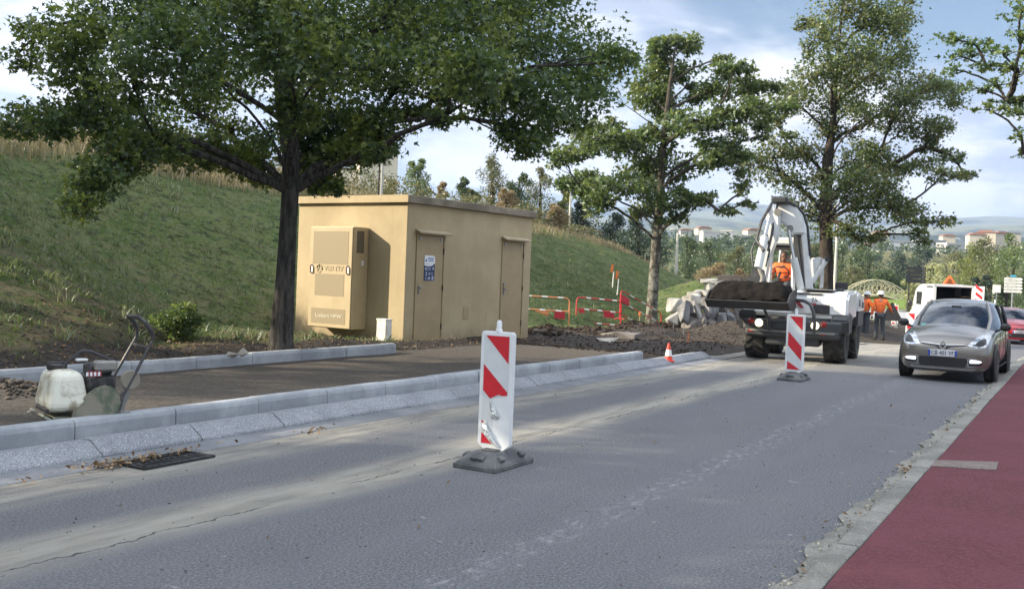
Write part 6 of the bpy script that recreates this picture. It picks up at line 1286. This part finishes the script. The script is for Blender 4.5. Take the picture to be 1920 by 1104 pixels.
# ================================================================ BACKGROUND TREES AND BUSHES
LG = dict(mid=leafmat('hedge_green', (.040, .065, .028), (.085, .115, .045), .25), olive=leafmat('olive_green', (.075, .085, .035), (.145, .15, .06), .3, (.20, .16, .08), .5), yel=leafmat('yellow_green', (.12, .14, .03), (.22, .23, .06), .3), dark=leafmat('dark_evergreen', (.014, .026, .016), (.032, .052, .028), .15), dry=leafmat('dry_scrub', (.20, .14, .07), (.34, .25, .14), .25), pale=leafmat('pale_reed', (.28, .29, .13), (.45, .45, .25), .3), blue=leafmat('blue_green', (.035, .055, .04), (.07, .10, .07), .25), brt=leafmat('bright_green', (.07, .11, .03), (.14, .18, .05), .3))
def bgtree(px, pyt, pyb, Y, rx, kind, label, n=2600, cat='tree', name='background_tree', seed=0, group='trees and bushes beyond the works'):
    t_ = atY(px, pyt, Y); z0 = float(gz(t_.x, t_.y)); h = max(.8, t_.z-z0); r_ = rx*Y/FPX; ls = max(.10, Y*.0019)
    rd = random.Random(seed*13+int(px)); root = thing(name, label, cat, (t_.x, Y, z0), 0, group); LP = []; mb = MB()
    low = name != 'background_tree'; mb.tube([(0, 0, -.3), (rd.uniform(-.1, .1)*r_, 0, h*.45), (0, 0, h*.85)], [.02*h+.05, .014*h+.03, .03], 6, cap=False)
    L_ = 16 if not low else 12
    for k in range(L_):
        f = (k+.5)/L_; a = rd.uniform(0, 6.28); zc = h*(.12+.80*f) if low else h*(.22+.72*f); env = math.sin(math.pi*min(1, .22+.72*f))**.7; rr = r_*env*rd.uniform(.15, .75)
        c = np.array([math.cos(a)*rr, math.sin(a)*rr, zc]); s_ = r_*rd.uniform(.34, .56)*max(.5, env); m_ = int(n/L_)
        mb.tube(limb((0, 0, max(0, zc*.6)), tuple(c), .05, 3, .05), [.03+.006*h, .02, .015, .01], 4, cap=False)
        d = rng.normal(size=(m_, 3)); d /= np.linalg.norm(d, axis=1)[:, None]; d *= (rng.uniform(.15, 1.05, m_)**.45)[:, None]*np.array([s_, s_, min(s_*.85, h*.22)]); LP.append(c+d+rng.normal(size=(m_, 3))*s_*.10)
    P = np.concatenate(LP); P[:, 2] = np.maximum(P[:, 2], .03); mb.build('trunk', BARK3, root); leaves('crown', P, ls, LG[kind], root, simple=True, droop=.1); return root
S_ = 'scrub tree behind the crest'
BG = [(785, 290, 340, 58, 34, 'brt', 'rounded bright green tree above the roof mast side of the crest'), (730, 330, 350, 60, 26, 'olive', 'low olive scrub between the pale tower and the rounded green tree'), (870, 328, 350, 57, 22, 'mid', 'small dark spindly tree right of the rounded green tree'), (925, 286, 370, 62, 46, 'olive', 'tall airy olive tree over the middle of the shed roof'), (975, 320, 380, 60, 34, 'mid', 'green tree leaning on the right of the tall olive tree'),
      (1015, 305, 390, 66, 40, 'olive', 'olive tree above the right roof corner'), (1060, 335, 400, 62, 22, 'yel', 'yellow green tree left of the lamp behind the crest'), (1095, 365, 420, 60, 34, 'dark', 'dark tree immediately right of the crest lamp'), (1150, 395, 460, 66, 44, 'dark', 'dark evergreen mass beside the falling crest'), (1200, 405, 480, 70, 44, 'dark', 'dark evergreen left of the pale oak trunk'), (1235, 400, 490, 78, 40, 'blue', 'dark tree just right of the pale oak trunk'),
      (830, 335, 350, 56, 20, 'dry', 'dry brown bush on the crest'), (950, 350, 385, 53, 30, 'dry', 'dry scrub in front of the olive trees'), (1040, 380, 405, 54, 26, 'dry', 'dry scrub low above the green slope'), (890, 350, 365, 54, 22, 'olive', 'low olive scrub on the crest left of the dry scrub'),
      (1290, 440, 520, 95, 40, 'mid', 'green tree right of the lamp post by the boulders'), (1335, 450, 525, 105, 44, 'mid', 'green tree over the pale upper boulders'), (1385, 458, 530, 100, 40, 'olive', 'olive tree left of the digger boom'), (1430, 455, 530, 110, 44, 'mid', 'green tree behind the digger boom'), (1480, 450, 530, 120, 46, 'mid', 'green tree behind the digger cab'), (1530, 455, 530, 120, 44, 'olive', 'olive tree left of the airy oak trunk'),
      (1345, 492, 530, 72, 48, 'dry', 'orange brown dry bush above the boulders'), (1390, 500, 535, 70, 30, 'dry', 'second dry bush next to the digger'), (1580, 455, 530, 140, 50, 'mid', 'dark green tree above the left end of the footbridge'), (1630, 462, 530, 135, 54, 'mid', 'wide green tree above the footbridge'), (1685, 470, 540, 140, 44, 'blue', 'blue green tree left of the dark arrow blades'), (1600, 500, 550, 130, 36, 'olive', 'low olive tree just behind the footbridge arch'), (1660, 505, 555, 128, 40, 'mid', 'bushy green tree behind the right part of the footbridge'),
      (1725, 455, 530, 150, 44, 'blue', 'blue green tree above the dark arrow blades'), (1790, 470, 540, 140, 50, 'olive', 'olive tree above the orange roof sign'), (1745, 488, 560, 98, 26, 'pale', 'pale reed clump behind the dark arrow blades'), (1775, 486, 570, 96, 34, 'pale', 'tall pale reed clump above the van'), (1708, 500, 575, 100, 18, 'pale', 'small pale reed clump left of the dark arrow blades'),
      (1715, 545, 580, 92, 24, 'olive', 'grey green bush at the foot of the reeds'), (1825, 455, 560, 120, 40, 'yel', 'yellow green tree right of the van'), (1860, 440, 560, 110, 46, 'olive', 'tall olive green tree right of the van'), (1905, 432, 560, 105, 48, 'brt', 'bright green tree behind the white arrow blades'), (1945, 425, 560, 100, 50, 'brt', 'bright green tree cut by the right edge'), (1845, 510, 590, 80, 34, 'dark', 'dark bush behind the small square sign'), (1890, 520, 600, 80, 36, 'mid', 'dark green bush at the foot of the white arrow blades'), (1930, 500, 600, 78, 36, 'mid', 'green bush at the right edge above the red car'),
      (1640, 538, 565, 114, 26, 'olive', 'low bush under the footbridge'), (1980, 440, 600, 90, 60, 'mid', 'tree outside the right edge beyond the red car')]
for i, (px, pt, pb, Y, rx, kd, lb) in enumerate(BG):
    low = 'bush' in lb or 'scrub' in lb or 'reed' in lb
    nm = 'reed_clump' if 'reed' in lb else ('bush' if low else 'background_tree'); bgtree(px, pt, pb, Y, rx, kd, lb, 5200 if Y < 80 else 3400, 'reeds' if 'reed' in lb else ('bush' if low else 'tree'), nm, i)
# woods covering the valley side
def wood(name, n, x0, x1, y0, y1, hmin, hmax, mat, label, thr=.45, seed=1):
    X = rng.uniform(x0, x1, n); Y_ = rng.uniform(y0, y1, n); k = vnoise(X, Y_, .012, seed)+.3*vnoise(X, Y_, .05, seed) > thr; X, Y_ = X[k], Y_[k]
    h = rng.uniform(hmin, hmax, len(X)); Z = gz(X, Y_); P = []
    for a, b, c, hh in zip(X, Y_, Z, h):
        m_ = 46; d = rng.normal(size=(m_, 3)); d /= np.linalg.norm(d, axis=1)[:, None]; d[:, 2] = np.abs(d[:, 2])*1.2-.2; P.append(np.array([a, b, c+hh*.35])+d*np.array([hh*.5, hh*.5, hh*.55])*rng.uniform(.6, 1, (m_, 1)))
    return tag(leaves(name, np.concatenate(P), (hmin+hmax)*.14, mat, simple=True, droop=0), label, kind='stuff')
wood('wood', 900, -20, 330, 158, 330, 3, 5.5, LG['mid'], 'far woodland between the roundabout and the town', .40, 2)
wood('wood', 520, -50, 520, 330, 620, 3, 5.5, LG['blue'], 'distant hedges and woods among the houses', .60, 5)
# far town
HW_ = [M('house_white', (.45, .44, .42), .8), M('house_cream', (.52, .46, .36), .8), M('house_grey', (.42, .44, .46), .8)]; RT = [M('roof_tile', (.32, .15, .09), .8), M('roof_grey', (.28, .29, .31), .7), M('roof_pale', (.5, .48, .44), .7)]
def house(px, py, Y, w_, d_, h, wi, ri, label, gable=True, cat='house', name='house'):
    w_ *= .45; d_ *= .6; h *= .34; t_ = atY(px, py, Y); z0 = max(t_.z-h*.5, float(gz(t_.x, Y))-.3); root = thing(name, label, cat, (t_.x, Y, z0), random.uniform(-.4, .4), 'distant houses on the valley side'); base = z0-float(gz(t_.x, Y)); b0 = max(0, base)+1.
    mb = MB(); mb.box((0, 0, (h-b0)/2), (w_, d_, h+b0)); wl = mb.build('wall', HW_[wi], root)
    mb = MB()
    if gable: mb.prism([(-w_/2-.4, h), (w_/2+.4, h), (w_/2-w_*.25, h+w_*.13), (-w_/2+w_*.25, h+w_*.13)], d_+.8)
    else: mb.box((0, 0, h+.25), (w_+.4, d_+.4, .5))
    mb.build('roof', RT[ri], root); mb = MB(); nw = max(2, int(w_/3.5))
    for k in range(nw if Y < 395 else 0):
        mb = MB(); mb.box((-w_/2+w_*(k+.5)/nw, -d_/2-.02, h*.55), (w_/nw*.4, .06, h*.28)); mb.build('window', DKMET, wl)
HS = [(1318, 432, 430, 13, 9, 5, 1, 0, 'cream house with a tiled roof left of the digger boom', 1), (1340, 441, 400, 24, 12, 6, 0, 2, 'long white hall left of the digger boom', 0), (1362, 440, 380, 10, 10, 6, 2, 2, 'pale grey cube building left of the digger boom', 0), (1388, 446, 390, 20, 10, 4, 0, 2, 'low white building just left of the boom', 0), (1410, 436, 420, 14, 9, 5, 1, 0, 'cream tiled house touching the digger boom', 1), (1285, 436, 450, 12, 8, 5, 0, 0, 'white house right of the pale oak crown', 1), (1300, 446, 420, 18, 9, 4, 0, 2, 'low white shed right of the pale oak trunk', 0),
      (1600, 458, 390, 26, 12, 5, 2, 1, 'long grey hall behind the airy oak trunk', 0), (1640, 455, 400, 20, 10, 6, 0, 1, 'white building with a grey roof right of the airy oak trunk', 1), (1650, 440, 460, 14, 10, 5, 1, 0, 'cream house above the grey roofed white building', 1), (1625, 463, 370, 8, 8, 5, 0, 0, 'small white gabled house above the footbridge', 1), (1690, 458, 400, 28, 12, 4, 2, 1, 'long grey roofed hall above the dark arrow blades', 0), (1740, 455, 410, 26, 12, 4, 2, 1, 'low grey industrial hall right of the last oak limb', 0), (1780, 462, 380, 16, 10, 4, 0, 2, 'small white hall above the reeds', 0), (1826, 464, 380, 12, 8, 4, 0, 2, 'small white hall above the yellow green tree', 0),
      (1830, 444, 440, 16, 10, 4.5, 1, 0, 'red roofed house left of the row at the right', 1), (1848, 440, 450, 18, 10, 4.5, 1, 0, 'middle red roofed house of the row at the right', 1), (1872, 442, 450, 18, 10, 4.5, 1, 0, 'right red roofed house of the row at the right', 1), (1776, 446, 430, 12, 9, 4.5, 1, 0, 'red roofed house under the tip of the airy oak', 1), (1895, 440, 470, 16, 10, 4, 1, 1, 'grey roofed house above the bright green tree', 1), (1560, 445, 440, 14, 9, 5, 0, 0, 'white house behind the airy oak trunk', 1)]
for a in HS: house(a[0], a[1], a[2], a[3], a[4], a[5], a[6], a[7], a[8], bool(a[9]))
# tower block behind the crest
t_ = atY(707, 287, 170); tb = thing('tower_block', 'pale cream tower block rising behind the crest beside the roof mast', 'building', (t_.x, 170, 0), R(14)); hh = t_.z
mb = MB(); mb.box((0, 0, hh/2), (6.4, 7, hh)); mb.box((-5, .5, hh/2-1.6), (4.0, 6, hh-3)); wl = mb.build('wall', M('tower_cream', (.62, .55, .43), .8), tb); mb = MB(); mb.box((0, 0, hh+.15), (6.8, 7.4, .3)); mb.build('roof', RT[2], tb)
for k in range(5):
    for j in range(2): mb = MB(); mb.box((-1.3+2.6*j, -3.52, hh-1.8-2.9*k), (1.1, .08, 1.2)); mb.build('window', M('tower_window', (.40, .36, .30), .4), wl)
# hills far away
def hill(name, Y, x0, x1, pxtop, mat, seed, label=None):
    n = 160; V = []; m_ = 14; xs = np.linspace(x0, x1, n)
    for j in range(m_):
        f = j/(m_-1)
        for x in xs:
            px = 960+FPX*x/Y; top = np.interp(px, [q[0] for q in pxtop], [q[1] for q in pxtop]); zt = atY(px, top, Y).z+6*float(vnoise(x, 0, .01*3000/Y, seed))*Y/3000
            V.append((x*(1+f*.0), Y-900*(1-f)*Y/3000+160*float(vnoise(x, f*500, .004, seed))*math.sin(f*math.pi), -5+(zt+5)*(1-(1-f)**1.7)))
    ii = np.arange(n*m_).reshape(m_, n); F_ = np.stack([ii[:-1, :-1], ii[:-1, 1:], ii[1:, 1:], ii[1:, :-1]], -1).reshape(-1, 4); o = fast_mesh(name, np.array(V), F_, mat, smooth=True); return tag(o, kind='structure')
def hillmat():
    m, t, b = newmat('hill_cover'); pos = t.n('ShaderNodeNewGeometry').outputs['Position']; n_ = t.noise(pos, .006, 6, .65)
    c = t.mix(t.ss(n_, .42, .58), (.030, .045, .024), (.13, .14, .065)); c = t.mix(t.m('MULTIPLY', t.ss(t.noise(pos, .035, 3, .6), .66, .7), t.ss(t.noise(pos, .003, 2), .5, .6)), c, (.45, .42, .38))
    t.put(b.inputs['Base Color'], c); b.inputs['Roughness'].default_value = 1; return m
HM = hillmat()
hill('hills', 3600, -2600, 4200, [(-500, 395), (600, 398), (1100, 392), (1270, 388), (1340, 383), (1430, 388), (1520, 398), (1700, 412), (1800, 409), (1850, 406), (1920, 412), (2300, 425), (3000, 420)], HM, 1)
hill('hills', 2300, -1800, 2600, [(-500, 420), (1100, 415), (1260, 408), (1330, 412), (1420, 420), (1560, 432), (1800, 428), (1880, 424), (1930, 430), (2400, 440)], HM, 2)
hill('hills', 1500, -1200, 1900, [(-500, 440), (1100, 432), (1300, 428), (1420, 433), (1560, 445), (1800, 442), (1930, 446), (2400, 450)], HM, 3)
# ================================================================ HAZE
HZ = bpy.data.materials.new('haze_air'); HZ.use_nodes = True; HZ.node_tree.nodes.clear(); t = NT(HZ.node_tree)
pv = t.n('ShaderNodeVolumePrincipled'); pv.inputs['Color'].default_value = (.50, .66, 1, 1); pv.inputs['Density'].default_value = .00021; pv.inputs['Anisotropy'].default_value = .2
t.L.new(pv.outputs[0], t.n('ShaderNodeOutputMaterial').inputs['Volume'])
mb = MB(); mb.box((800, 1900, 150), (8200, 5000, 420)); tag(mb.build('haze', HZ), kind='stuff')
